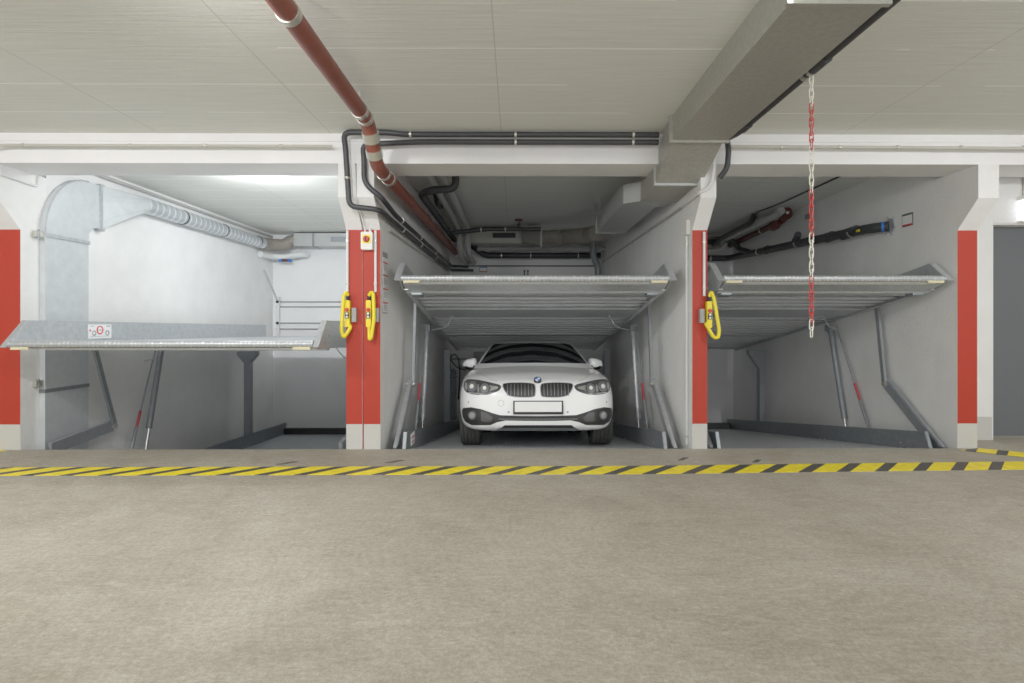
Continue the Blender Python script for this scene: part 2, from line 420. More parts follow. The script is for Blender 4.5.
# door in the hall wall
door = props(build(MB().box((5.15,.56,0.01),(6.3,.60,2.34)), 'door_1', M['door'], smooth=False), kind='structure')
build(MB().box((5.15,.42,2.325),(6.3,.56,2.34)).box((5.15,.50,0),(5.158,.56,2.325)).box((6.29,.50,0),(6.3,.56,2.325)), 'frame', M['beam'], door, smooth=False)
build(MB().tube([(6.15,.56,1.05),(6.15,.50,1.05),(6.03,.50,1.05)], .01), 'handle', M['steel'], door)
# floor markings
tp = MB().add([(-9.4,-.66,.003),(9.4,-.72,.003),(9.4,-.98,.003),(-9.4,-.92,.003)][::-1], [(0,1,2,3)])
tape = MB().prism_z([(-9.4,-.96),(1.0,-.93),(4.7,-.79),(9.4,-.61),(9.4,-.35),(4.7,-.53),(1.0,-.67),(-9.4,-.70)], 0, .003)
single(tape, 'hazard_stripe', M['tape'], 'long yellow and black hazard stripe painted on the floor along all the parking bays', 'floor marking', smooth=False)
t2 = MB().prism_z([(4.40,-.10),(5.05,-.62),(5.3,-.47),(4.64,-.015)], 0.004, .007)
single(t2, 'hazard_stripe', M['tape'], 'short slanting yellow and black stripe on the floor in front of the dark door', 'floor marking', smooth=False)
t3 = MB().prism_z([(-5.6,-.3),(-5.0,-.07),(-5.1,-.02),(-5.9,-.2)], 0.004, .007)
single(t3, 'hazard_stripe', mat('plain_yellow_paint',(228,208,38),.55), 'small plain yellow stripe end on the floor by the leftmost red column', 'floor marking', smooth=False)
for (x, y, w), lb in zip(((-2.05,-.55,.16),(-1.1,-.50,.16),(1.55,-.42,.13),(2.2,-.50,.13)), (
        'small dark floor plate in front of the bay with the lowered platform',
        'small dark floor plate in front of the twin-controller red column',
        'small dark floor plate between the white car and the partition column',
        'small dark floor plate in front of the bay behind the hanging chain')):
    mb = MB().prism_z([(x-w/2,y-.05),(x-w/2+.05,y-.05),(x+w/2,y+.05),(x+w/2-.05,y+.05)], 0, .004)
    mb.box((x-.008,y-.008,.004),(x+.008,y+.008,.008))
    single(mb, 'floor_plate', M['arrow'], lb, 'floor plate', 'floor plates before the bays', smooth=False)

# ------------------------------------------------------------------ parking platforms
def deck_profile(y0, y1, pitch, zt, zb):   # trapezoid sheet
    top = []; y = y0; g = .48*pitch
    while y < y1-pitch*.5:
        top += [(y, zb), (y+pitch-g, zb), (y+pitch-g, zt), (y+pitch-.001, zt)]
        y += pitch
    return top
def platform(label, x0, x1, Yf, Zf, ang, L=5.35, h=.205, nose=True, underside=True, group=None, name='parking_platform', pitch=.19, endw=.06, depth=.085, nose_d=.05, slant=.95, deck_m=None):
    xc = (x0+x1)/2
    root = thing(name, label, 'parking platform', (xc, Yf, Zf), group, rotx=-ang, local=True)
    a, b = x0-xc, x1-xc
    t = .008
    # deck sheet carried on cross ribs
    build(MB().box((a+.004,.10,.004),(b-.004,L,.010)), 'deck', deck_m or M['galv'], root, smooth=False)
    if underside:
        build(MB().box((a+.004,.10,-.002),(b-.004,L,.004)), 'deck_shade_sheet', M['under'], root, smooth=False)  # dark sheet standing in for the shade in the rib gaps
        y = .13
        while y < L-.1:
            w_ = pitch*.46; yw = y+w_*.5
            rb_ = [(y,-.052),(y+w_,-.052),(y+w_,-.044),(yw+.006,-.044),(yw+.006,-.002),(yw-.006,-.002),(yw-.006,-.044),(y,-.044)]
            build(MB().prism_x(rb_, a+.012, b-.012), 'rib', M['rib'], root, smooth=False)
            y += pitch
    else:
        build(MB().box((a+.02,L-.16,.010),(b-.02,L-.06,.13)), 'rear_black_bar', M['blackp'], root, smooth=False)  # black bar across the rear end of a lower deck
    # rounded tread-plate nose
    prof = [(0,-.030),(-.012,-.012),(-.012,.006),(0,.022),(.02,.030),(.11,.030),(.11,.020),(.03,.018),(.02,-.030)]
    build(MB().prism_x(prof, a+.008, b-.008), 'front_lip', M['tread'], root, angle=60)
    if nose:
        prof2 = [(.02,-.032),(.05,-.032-nose_d*.5),(.22,-.035-nose_d),(.24,-.035-nose_d*1.3),(.27,-.035-nose_d*1.3),(.27,-.03)]
        build(MB().prism_x(prof2, a+.02, b-.02), 'lip_channel', M['galv'], root, smooth=False)
        for s in (a+.03, b-.19):
            build(MB().box((s,-.004,-.052),(s+.16,.02,-.028)), 'label_plate', M['tan'], root, smooth=False, label='beige label strip under the front edge')
    # side flanges with slanted folded front end and top return
    for sgn, xx in ((-1, a), (1, b)):
        fp = [(-.02,-.03),(h*slant,h),(L,h),(L,-depth),(.14,-depth)]
        mb = MB().prism_x(fp, xx-t/2, xx+t/2)
        x_in, x_out = (xx, xx+sgn*endw)
        mb.box((min(x_in,x_out), h*slant, h-.008), (max(x_in,x_out), L, h))
        mb.bar(((x_in+x_out)/2, -.02, -.03), ((x_in+x_out)/2, h*slant, h), abs(endw), .008, up=(0,-1,1))
        mb.box((min(xx,xx-sgn*.05), .16, -depth), (max(xx,xx-sgn*.05), L, -depth+.006))
        fl = build(mb, 'side_flange', M['galv'] if underside else M['galv_dark'], root, smooth=False)
        for by, bz in ((.30,.01),(.42,.01),(.40,.07),(1.9,.02),(2.0,.02)):
            build(MB().lathe([(.011,-.012),(.011,.012)], (xx, by, bz), 'X', 8), 'bolt', M['clamp'], fl)
    if underside:
        for cy, cw_ in ((.40,.10), (1.25,.5), (3.3,.14), (5.1,.14)):
            build(MB().box((a+.02,cy,-.075),(b-.02,cy+cw_,-.052)), 'cross_beam', M['galv'], root, smooth=False, bevel=.006)
        for s in ((a+.06, b-.18) if nose_d > .02 else ()):
            build(MB().box((s,.24,-.125),(s+.12,.36,-.06)), 'corner_bracket', M['galv_dark'], root, smooth=False, bevel=.01)
        for s in (a+.45, b-.45):       # bent hose hook below the deck
            e = 1 if s > 0 else -1
            build(MB().tube(fillet([(s+e*.1,1.65,-.06),(s+e*.2,1.7,-.22),(s+e*.38,1.75,-.25)],.05), .007, 8), 'hose_hook', M['galv'], root)
    return root

A = math.radians(9.7); A2 = math.radians(8.4); LZ = -.045
up_l = platform('lowered level galvanised platform with a white sticker in the brightly lit bay', -4.64, -1.85, -.45, 1.067, math.radians(.6), L=5.2, h=.22, depth=.055, underside=True, group='upper parking platforms', endw=.05, nose_d=.012)
up_c = platform('raised galvanised platform tilted above the white car', -1.15, 1.55, 0, 1.713, A, group='upper parking platforms')
up_r = platform('raised galvanised platform tilted behind the red and white chain', 2.08, 4.33, 0, 1.713, A, group='upper parking platforms')
lo_l = platform('lower steel platform sunk in the pit of the brightly lit bay', -4.54, -1.92, .06, -.68, math.radians(2.6), h=.22, nose=False, underside=False, slant=.2, endw=.03, deck_m=M['tread'], group='lower parking platforms')
lo_c = platform('lower steel platform at floor level under the white car', -1.11, 1.50, .04, LZ, A2, h=.2, nose=False, underside=False, slant=.2, endw=.03, deck_m=M['tread'], group='lower parking platforms')
lo_r = platform('lower steel platform sloping into the empty pit behind the chain', 2.07, 4.19, .04, LZ, A2, h=.2, nose=False, underside=False, slant=.2, endw=.03, deck_m=M['tread'], group='lower parking platforms')

# sticker on the inside of the lowered platform's flange
st = thing('load_sticker', 'white rectangular sticker with red ring and car outline on the lowered platform', 'sticker', (-4.632, .66, 1.09))
Xs = -4.632
build(MB().box((Xs-.002,.49,1.09),(Xs+.002,.83,1.245)), 'plate', M['paper'], st, smooth=False)
def yz_ring(mb, y, z, R, r, x): 
    return mb.tube([(x, y+R*math.cos(2*PI*k/20), z+R*1.0*math.sin(2*PI*k/20)) for k in range(20)], r, 6, closed=True)
build(yz_ring(MB(), .655, 1.183, .042, .008, Xs+.002), 'red_ring', M['red'], st)
build(yz_ring(MB(), .57, 1.15, .024, .007, Xs+.002), 'wheel_symbol', M['greyp'], st)
build(yz_ring(MB(), .765, 1.15, .024, .007, Xs+.002), 'wheel_symbol', M['greyp'], st)
build(MB().box((Xs+.002,.503,1.17),(Xs+.004,.523,1.19)), 'red_mark', M['red'], st, smooth=False)
build(MB().box((Xs+.002,.75,1.22),(Xs+.004,.805,1.231)).box((Xs+.002,.63,1.178),(Xs+.004,.68,1.188)).box((Xs+.002,.52,1.112),(Xs+.004,.80,1.116)).box((Xs+.002,.52,1.222),(Xs+.004,.57,1.227)), 'print', M['greyp'], st, smooth=False)

rs = thing('load_sticker', 'small white and red sticker on the lower platform rail left of the white car', 'sticker', (-1.10,.36,-.03))
build(MB().box((-1.105,.30,-.035),(-1.100,.50,.085)), 'plate', M['paper'], rs, smooth=False)
build(MB().box((-1.100,.33,.03),(-1.098,.47,.05)), 'stripe', M['red'], rs, smooth=False)
build(MB().box((-1.100,.33,-.015),(-1.098,.47,.0)), 'stripe', M['red'], rs, smooth=False)

# ------------------------------------------------------------------ lift arms, cylinders, rods, posts
def bay_gear(bay, xl, xr, lowered, sides='lr'):
    for sd in sides:
        x = xl if sd == 'l' else xr; s = 1 if sd == 'l' else -1
        side = {'l': 'nearer the middle', 'r': 'nearer the dark door'}
        where = GEARWORD[(bay, sd)]
        # folding arm
        if lowered:
            piv, knee, top = (x,.17,-.03), (x,1.03,.05), (x,.72,.98)
        else:
            piv, knee, top = (x,.13,-.06), (x,.96,.545), (x,1.10,1.50)
        t = thing('lift_arm', 'folding steel lift arm '+where, 'lift arm', piv, 'folding lift arms')
        build(MB().bar(piv, knee, .035, .125, up=(0,-.5,1)).bar(Vector(piv)+Vector((s*.004,0,.058)), Vector(knee)+Vector((s*.004,0,.058)), .042, .008, up=(0,-.5,1)), 'lower_arm', M['galv'] if bay == 'c' else M['steel'], t, smooth=False)
        build(MB().bar(Vector(knee)+Vector((s*.03,0,0)), Vector(top)+Vector((s*.03,0,0)), .03, .055, up=(0,1,0)), 'upper_arm', M['steel'], t, smooth=False)
        build(MB().lathe([(.03,-.05),(.03,.05)], knee, 'X', 12), 'pivot_bolt', M['clamp'], t)
        # hydraulic cylinder
        x2 = x
        if lowered: b0, t0 = (x2,1.60,-.45), (x2,1.95,.98)
        else: b0, t0 = (x2,1.70,-.38), (x2,2.12,1.17)
        b0, t0 = Vector(b0), Vector(t0); d = t0-b0
        t = thing('hydraulic_cylinder', 'slim grey hydraulic cylinder '+where, 'hydraulic cylinder', b0, 'hydraulic cylinders')
        build(MB().tube([b0+d*.24, t0], .036, 14), 'barrel', M['steel'] if bay != 'c' else M['galv'], t)
        build(MB().tube([b0, b0+d*.26], .018, 12), 'piston_rod', M['chrome'], t)
        build(MB().lathe([(.045,-.04),(.045,.04)], t0, 'X', 12).box((x2-.05,t0.y-.06,t0.z-.02),(x2+.05,t0.y+.06,t0.z+.07)), 'head_bracket', M['steel'], t)
        # slim sensor rod with red sleeve
        if lowered: b1, t1 = Vector((x2,1.32,-.40)), Vector((x2,1.83,.97))
        else: b1, t1 = Vector((x2,1.18,-.25)), Vector((x2,1.98,1.22))
        d = t1-b1
        t = thing('tie_rod', 'thin steel rod with a red sleeve '+where, 'rod', b1, 'rods with red sleeves')
        build(MB().tube([b1, t1], .011, 10), 'rod', M['steel'], t)
        f0 = .20 if lowered else .30
        build(MB().tube([b1+d*(f0-.12), b1+d*(f0+.06)], .020, 10), 'lower_sleeve', M['steel'], t)
        build(MB().tube([b1+d*f0, b1+d*(f0+.2)], .017, 10), 'red_sleeve', M['pink'], t, label='red sleeve on the rod')
        # rear post
        px = x+s*{'ll':.14,'lr':.02,'cl':.045,'cr':.045,'rl':-.015,'rr':.10}[bay+sd]; pb = (px, 4.05, -1.14)
        zt = .78 if lowered else .80
        t = thing('support_post', 'tall steel rear support post '+where, 'post', pb, 'rear support posts')
        build(MB().box((px-.05,4.0,-1.14),(px+.05,4.12,zt-(.19 if lowered else .33))), 'column', M['steel'], t, smooth=False)
        wl, wr = (.05,.24) if s > 0 else (.24,.05)
        if bay == 'c': wl = wr = .05
        if bay == 'l': wl = wr = .17 if sd == 'l' else .05
        build(MB().prism_y([(px-.05,zt-(.2 if lowered else .34)),(px+.05,zt-(.2 if lowered else .34)),(px+wr,zt-.06),(px+wr,zt),(px-wl,zt),(px-wl,zt-.06)], 3.99, 4.11), 'gusset', M['steel'], t, smooth=False)
GEARWORD = {('l','l'): 'by the metal duct in the brightly lit bay', ('l','r'): 'by the twin column in the brightly lit bay',
            ('c','l'): 'left of the white car', ('c','r'): 'right of the white car',
            ('r','l'): 'by the partition in the chain bay', ('r','r'): 'by the outer wall of the chain bay'}
bay_gear('l', -4.77, -1.80, True); bay_gear('c', -1.23, 1.63, False); bay_gear('r', 2.0, 4.38, False)

# ------------------------------------------------------------------ pipes
def pipe(name, label, pts, r, m, cat='pipe', clamps=(), fil=.1, clampname='clamp', clampmat=None, cw=.03, group=None, sockets=(), seg=16, hang=False):
    P = fillet(pts, fil)
    lo = min(p[2] for p in pts)
    t = thing(name, label, cat, (pts[0][0], pts[0][1], lo), group)
    build(MB().tube(P, r, seg), 'tube', m, t)
    for c, d in clamps:
        mb = MB().ring(c, d, r, cw)
        if hang: mb.tube([(c[0],c[1],c[2]+r),(c[0],c[1],HC)], .006, 6)
        build(mb, clampname, clampmat or M['clamp'], t)
    for c, d, w in sockets:
        build(MB().ring(c, d, r, w, .008), 'socket', m, t)
    return t
# brown drain pipe across the hall into the middle bay
bx_, bz_ = -1.215, 2.915
bp = pipe('drain_pipe', 'thick reddish brown drain pipe running under the ceiling into the middle bay', 
     [(bx_,-7.5,bz_),(bx_,-.97,bz_),(bx_,-.68,2.635),(bx_,5.65,2.70)], .060, M['brown'], fil=.12, cw=.05,
     clamps=[((bx_,-2.55,bz_),(0,1,0)),((bx_,-1.20,bz_),(0,1,0)),((bx_,-1.06,bz_),(0,1,0)),((bx_,-.42,2.638),(0,1,0)),((bx_,-.22,2.641),(0,1,0))])
build(MB().ring((bx_,-.875,2.823),(0,1,-.96),.060,.085,.010), 'wide_band', M['clamp'], bp)
build(MB().ring((bx_,-.765,2.717),(0,1,-.96),.060,.075,.010), 'wide_band', M['clamp'], bp)
for yy in (.75,1.9,2.6,4.2): build(MB().ring((bx_,yy,2.638+.0103*(yy+.68)),(0,1,0),.060,.05,.006), 'socket', M['brown_dk'], bp)
for yy in (-2.55,-1.20): build(MB().tube([(bx_,yy,bz_+.05),(bx_,yy,HC)], .006, 6), 'hanger', M['clamp'], bp)

# two black pipes along the beam, turning down past the twin column into the middle bay
pipe('black_pipe', 'black pipe along the beam dropping down the control-box column, upper of the pair', 
     [(1.34,-.36,3.02),(-.92,-.36,3.02),(-1.05,-.36,3.05-.03),(-1.18,-.38,3.03),(-1.60,-.38,3.03),(-1.595,-.33,2.90),(-1.57,-.30,2.36),(-1.30,-.28,2.335),(-1.295,.2,2.33),(-1.295,5.5,2.33),(-.85,5.6,2.33)],
     .026, M['black'], fil=.07, clamps=[((.0,-.36,3.02),(1,0,0)),((-.98,-.36,3.02),(1,0,0)),((1.1,-.36,3.02),(1,0,0)),((-1.583,-.315,2.62),(0,.05,1)),((-1.295,.8,2.33),(0,1,0)),((-1.295,2.0,2.33),(0,1,0)),((-1.295,3.4,2.33),(0,1,0))], cw=.02)
pipe('black_pipe', 'black pipe along the beam dipping beside the brown drain, lower of the pair', 
     [(1.34,-.345,2.955),(-.9,-.345,2.955),(-1.43,-.345,2.93),(-1.43,-.30,2.80),(-1.43,-.295,2.58),(-1.275,-.27,2.45),(-1.265,.3,2.395),(-1.265,5.4,2.40),(-.95,5.55,2.40)],
     .026, M['black'], fil=.08, clamps=[((.0,-.345,2.955),(1,0,0)),((1.1,-.345,2.955),(1,0,0)),((-1.265,.6,2.395),(0,1,0)),((-1.265,1.8,2.395),(0,1,0)),((-1.265,3.2,2.395),(0,1,0))], cw=.02)
pipe('wall_conduit', 'thin grey conduit along the middle bay wall below the black pipes', [(-1.335,.32,2.24),(-1.335,5.6,2.28)], .014, M['cream_pipe'], cat='conduit')
pipe('wall_conduit', 'thin conduit running along the partition wall under the square duct', [(1.745,.28,2.48),(1.752,.40,2.48),(1.752,5.6,2.50)], .014, M['cream_pipe'], cat='conduit',
     clamps=[((1.755,y,2.485),(0,1,0)) for y in (.9,1.8,2.8,3.9)], cw=.02)
# conduits along the beam face
pipe('beam_conduit', 'thin painted conduit along the beam over the brightly lit bay', [(-5.0,-.42,2.86),(-4.84,-.335,2.92),(-1.72,-.335,2.915)], .014, M['cream_pipe'], cat='conduit', clamps=[((x,-.335,2.918),(1,0,0)) for x in (-4.6,-3.6,-2.9,-2.2)], cw=.02)
pipe('beam_conduit', 'thin painted conduit along the beam over the chain bay', [(2.02,-.335,2.92),(6.5,-.335,2.90)], .016, M['cream_pipe'], cat='conduit', clamps=[((x,-.335,2.915),(1,0,0)) for x in (2.5,3.05,3.6,4.2,4.8)], cw=.02)
pipe('bent_conduit', 'short bent white conduit under the beam above the leftmost red column', [(-4.905,-.24,2.68),(-4.905,.07,2.665),(-4.905,.19,2.66),(-4.905,.20,2.775)], .013, M['white_pipe'], cat='conduit', fil=.05)

# ------------------------------------------------------------------ square ventilation duct
DX0, DX1 = 1.36, 1.838
dt = thing('ventilation_duct', 'large rectangular sheet-metal duct under the ceiling, stepping down under the beam', 'duct', (1.6,-1,2.84))
build(MB().box((DX0,-7.5,2.84),(DX1,-.72,HC)), 'main_run', M['duct'], dt, smooth=False)
for yy in (-2.80,-.74): build(MB().box((DX0-.03,yy-.015,2.82),(DX1+.01,yy+.015,HC)), 'flange', M['duct'], dt, smooth=False)
el = [(-.72,2.84),(-.72,HC),(-.55,HC),(-.27,2.86),(-.27,2.80),(.25,2.779),(.5,2.779),(.5,2.585),(-.14,2.60)]
build(MB().prism_x([(-.72,2.84),(-.72,3.05),(-.58,3.05),(-.27,2.93),(-.27,2.775),(.5,2.775),(.5,2.585),(-.15,2.61)], DX0, DX1-.03), 'offset_elbow', M['duct'], dt, smooth=False)
build(MB().box((DX0-.015,-.17,2.595),(DX1-.02,-.12,2.775)), 'flange', M['duct_side'], dt, smooth=False)
poly0 = [(DX0,.5),(DX1-.03,.5),(1.62,.85),(1.2,.72),(1.2,.62)]
build(MB().prism_z([(DX0,.48),(DX1-.1,.48),(1.66,.8),(1.2,.8),(1.2,.62)], 2.59, 2.80), 'transition', M['duct_side'], dt, smooth=False)
build(MB().box((1.2,.78,2.60),(1.62,2.7,2.82)), 'bay_run', M['duct_side'], dt, smooth=False)
build(MB().box((1.185,2.62,2.59),(1.635,2.66,2.83)), 'flange', M['duct_side'], dt, smooth=False)
build(MB().tube([(1.22,2.4,2.82),(1.22,2.4,HC)], .008, 6), 'hanger', M['clamp'], dt)
# flexible duct + plenum + back run
fpts = fillet([(1.42,2.70,2.71),(1.40,3.3,2.72),(1.15,4.2,2.80),(.46,4.45,2.81)], .6, 16)
fr = [.125+(.006 if i % 2 else -.004) for i in range(len(fpts))]
P2 = []; 
for i in range(len(fpts)-1):
    for j in range(3): P2.append(fpts[i].lerp(fpts[i+1], j/3))
P2.append(fpts[-1])
single(MB().tube(P2, [.125+(.007 if i % 2 else -.003) for i in range(len(P2))], 18), 'flexible_duct', M['flex'], 'ribbed beige flexible duct curving under the middle bay ceiling', 'duct')
pl = thing('duct_plenum', 'dark mottled sheet-metal duct with black air slot on the back of the middle bay', 'duct', (0,4.4,2.66))
build(MB().prism_y([(.12,2.72),(.46,2.66),(.46,2.97),(.12,2.97)], 4.3, 4.65), 'plenum', M['duct_dark'], pl, smooth=False)
build(MB().box((-.95,4.6,2.74),(.14,4.9,2.96)), 'duct_run', M['duct'], pl, smooth=False)
build(MB().box((-.42,4.585,2.83),(-.0,4.6,2.92)), 'air_slot', M['blackp'], pl, smooth=False)
build(MB().box((.44,4.28,2.65),(.47,4.67,2.98)), 'flange', M['duct_side'], pl, smooth=False)

# small-bore pipework at the back of the middle bay
pipe('grey_pipe', 'grey insulated pipe along the middle bay ceiling, the one beside the brown drain', [(-.99,.25,2.97),(-.99,4.2,2.92),(-1.0,4.3,2.62),(-1.0,4.6,2.50),(-1.0,5.68,2.50)], .05, M['grey_pipe'], fil=.16, group='grey ceiling pipes')
pipe('grey_pipe', 'grey insulated pipe along the middle bay ceiling, further from the brown drain', [(-.84,.25,2.97),(-.84,4.2,2.92),(-.85,4.3,2.62),(-.85,4.6,2.50),(-.85,5.68,2.50)], .05, M['grey_pipe'], fil=.16, group='grey ceiling pipes')
pipe('soil_pipe', 'thick black pipe swinging across the middle bay ceiling behind the brown drain', [(-.71,1.02,3.055),(-.71,1.02,2.85),(-1.0,1.06,2.845),(-1.15,1.2,2.835),(-1.15,1.5,2.83),(-1.15,4.9,2.84)], .045, M['black'], fil=.14)
pipe('branch_pipe', 'short wavy black branch pipe hanging from the middle bay ceiling', [(-1.10,1.95,3.05),(-1.09,2.05,2.99),(-1.10,2.2,2.94),(-1.08,2.45,2.94)], .035, M['black'], fil=.08)
vp = pipe('valve_pipe', 'black pipe with a small handwheel valve across the middle bay', [(-1.05,3.6,2.76),(-.65,3.6,2.80),(-.5,3.6,2.82),(.42,3.6,2.82)], .038, M['black'], fil=.08, clamps=[((-.57,3.6,2.81),(1,0,0)),((-.17,3.6,2.82),(1,0,0))], cw=.02)
build(MB().lathe([(.03,0),(.03,.06),(.015,.06),(.015,.12)], (.05,3.6,2.85), 'Z', 12), 'valve_body', M['black'], vp)
vw = MB().tube([(.05+.065*math.cos(2*PI*k/16),3.6+.065*math.sin(2*PI*k/16),2.97) for k in range(16)], .009, 6, closed=True)
vw.bar((-.01,3.6,2.97),(.11,3.6,2.97),.012,.008); build(vw, 'handwheel', M['dkred'], vp)
pipe('grey_pipe', 'grey pipe across the back wall of the middle bay above the thick black one', [(-.75,5.3,2.73),(1.75,5.3,2.73)], .045, M['grey_pipe'])
pipe('grey_pipe', 'slimmer grey pipe across the middle bay back just below the air slot', [(-.85,5.4,2.84),(1.75,5.4,2.84)], .035, M['grey_pipe'])
pipe('waste_pipe', 'thick black pipe across the back wall of the middle bay', [(-.95,5.35,2.92),(-.9,5.4,2.84),(-.62,5.5,2.62),(1.7,5.5,2.62)], .06, M['black'], fil=.1, clamps=[((-.28,5.5,2.62),(1,0,0)),((.3,5.5,2.62),(1,0,0)),((1.25,5.5,2.62),(1,0,0))], cw=.02)
pipe('downpipe', 'grey vertical pipe with a bend in the back corner of the middle bay', [(1.52,5.25,2.95),(1.52,5.25,2.55),(1.62,5.3,2.40),(1.62,5.3,1.3)], .062, M['steel'], fil=.1)
single(MB().tube([(-1.3,5.67,2.43),(1.72,5.67,2.43)], .012, 8), 'wall_cable', M['black'], 'thin dark cable across the back wall of the middle bay', 'cable')
def wall_sign(name, label, c, w, h, normal, bands):
    t = thing(name, label, 'sign', c)
    x, y, z = c
    def bx(a0, a1, z0, z1, d0, d1):
        if normal == 'x-': return MB().box((x-d1, y+a0, z+z0), (x-d0, y+a1, z+z1))
        if normal == 'x+': return MB().box((x+d0, y+a0, z+z0), (x+d1, y+a1, z+z1))
        return MB().box((x+a0, y-d1, z+z0), (x+a1, y-d0, z+z1))
    build(bx(-w/2,w/2,-h/2,h/2,0,.006), 'frame', M['blackp'], t, smooth=False)
    build(bx(-w/2+.008,w/2-.008,-h/2+.008,h/2-.008,.006,.008), 'face', M['paper'], t, smooth=False)
    for i, (z0, z1, m) in enumerate(bands):
        build(bx(-w/2+.008,w/2-.008,z0*h-h/2,z1*h-h/2,.008,.010), 'band', M[m], t, smooth=False)
    return t
wall_sign('wall_sign', 'small framed sign on the back wall of the middle bay', (-.66,YB,2.36), .16, .11, 'y', [(.05,.18,'red'),(.82,.95,'blue')])
wall_sign('wall_sign', 'small sign with green top and red bottom on the chain bay outer wall', (4.44,.70,2.43), .17, .145, 'x-', [(.05,.16,'red'),(.84,.95,'green')])
for k, xx in enumerate((.18,.25)):
    single(MB().tube([(xx,YB-.02,2.22),(xx,YB-.02,2.34)], .012, 8).cbox((xx,YB-.02,2.24),(.04,.03,.03)).cbox((xx,YB-.02,2.33),(.04,.03,.03)), 'wall_anchor', M['blackp'], 'small black anchor bolt pair on the middle bay back wall', 'anchor', 'anchors on the middle bay back wall')
# instruction board on the wall beside the twin column
ib = thing('instruction_board', 'tall narrow instruction board with red stripes beside the control-box column', 'sign', (-1.35,.42,1.36))
build(MB().box((-1.35,.06,1.36),(-1.342,.28,1.985)), 'board', M['greyp'], ib, smooth=False)
build(MB().box((-1.342,.07,1.37),(-1.340,.27,1.93)), 'face', M['paper'], ib, smooth=False)
for zz in (1.46,1.60,1.74,1.87): build(MB().box((-1.340,.07,zz),(-1.338,.27,zz+.015)), 'stripe', M['red'], ib, smooth=False)
mb = MB()
for i in range(4):
    for k in range(4): mb.box((-1.340,.09,1.39+.137*i+.016*k),(-1.338,.25-.02*(k%2),1.396+.137*i+.016*k))
build(mb, 'print', M['greyp'], ib, smooth=False)

# ------------------------------------------------------------------ chain bay pipework
pp = pipe('waste_pipe', 'long thick black pipe rising along the outer wall of the chain bay', [(1.95,5.52,2.57),(4.28,5.52,2.57),(4.30,5.2,2.565),(4.33,1.25,2.42),(4.34,1.10,2.41),(4.43,.99,2.41)], .06, M['black'], fil=.12,
     clamps=[((3.9,5.52,2.57),(1,0,0)),((4.305,4.2,2.53),(0,1,-.04)),((4.32,2.9,2.485),(0,1,-.04)),((4.328,1.55,2.43),(0,1,-.04))], cw=.03,
     sockets=[((4.307,3.9,2.52),(0,1,-.04),.12),((4.325,2.05,2.45),(0,1,-.04),.14),((4.33,1.6,2.432),(0,1,-.04),.3)])
build(MB().box((4.262,1.30,2.40),(4.285,1.36,2.425)), 'tag', M['yellow'], pp, smooth=False)
build(MB().ring((4.385,1.04,2.41),(.7,-.5,0),.055,.025,.008), 'collar', M['blue'], pp)
mb = MB().lathe([(.085,-.015),(.085,0)], (4.437,.98,2.41), 'X', 20)
for k in range(6):
    t_ = 2*PI*k/6+.2; mb.bar((4.43,.98+.08*math.cos(t_),2.41+.08*math.sin(t_)), (4.42,.98+.12*math.cos(t_),2.41+.12*math.sin(t_)), .015, .008, up=(1,0,0))
build(mb, 'wall_flange', M['galv'], pp)
build(MB().tube(fillet([(4.31,3.0,2.49),(4.28,2.85,2.56),(4.25,2.75,2.60)],.05), .05, 12), 'branch_stub', M['black'], pp)
pipe('branch_pipe', 'short black drop pipe joining the long thick pipe in the chain bay', [(3.98,4.9,2.86),(4.15,4.85,2.80),(4.18,4.8,2.66),(4.30,4.5,2.55)], .05, M['black'], fil=.1)
pipe('grey_pipe', 'grey insulated pipe under the chain bay ceiling beside the red pipe', [(3.99,5.0,2.88),(3.99,2.9,2.92),(4.0,2.75,2.96)], .06, M['grey_pipe'], fil=.1, clamps=[((3.99,4.2,2.9),(0,1,0))])
rp_ = pipe('red_pipe', 'dark red pipe with round red end caps under the chain bay ceiling', [(4.22,5.3,2.80),(4.22,3.2,2.88),(4.22,3.05,2.92)], .05, M['dkred'], fil=.1, clamps=[((4.22,3.9,2.855),(0,1,0))])
build(MB().lathe([(.10,-.05),(.105,0),(.10,.05)], (4.20,3.05,2.97), 'Y', 20).lathe([(.03,-.07),(.03,.07)], (4.20,3.05,2.97), 'Y', 10), 'end_cap', M['dkred'], rp_)
build(MB().lathe([(.075,-.06),(.08,0),(.075,.06)], (4.15,3.3,2.83), 'Y', 20), 'end_cap', M['dkred'], rp_)
build(MB().lathe([(.022,-.012),(.022,.0)], (4.20,2.975,2.97), 'Y', 10), 'hub', M['whitep'], rp_)
pipe('black_pipe', 'black pipe at the top of the pipe cluster in the chain bay', [(3.86,5.2,2.80),(3.88,4.9,2.86),(3.90,3.6,2.93),(3.90,3.45,3.05)], .045, M['black'], fil=.1)
single(MB().box((3.6,5.2,2.74),(4.0,5.66,2.96)).box((3.68,5.19,2.80),(3.95,5.2,2.90),1), 'vent_box', [M['duct_dark'], M['blackp']], 'dark sheet-metal vent box in the back corner of the chain bay', 'vent', smooth=False)
pipe('grey_pipe', 'light grey bent pipe low in the back corner of the chain bay', [(1.95,5.3,2.69),(3.9,5.3,2.69),(4.05,5.25,2.72),(4.1,5.15,2.86)], .05, M['grey_pipe'], fil=.12)
pipe('grey_pipe', 'light grey U-bent pipe in the chain bay pipe cluster', [(3.98,3.6,3.04),(3.98,3.6,2.92),(4.12,3.55,2.92),(4.14,3.5,3.04)], .035, M['grey_pipe'], fil=.06)
single(MB().tube(fillet([(3.95,.25,3.048),(3.95,2.75,3.048),(3.86,3.3,3.04)],.2), .012, 8), 'ceiling_cable', M['black'], 'thin dark cable along the ceiling of the chain bay', 'cable')
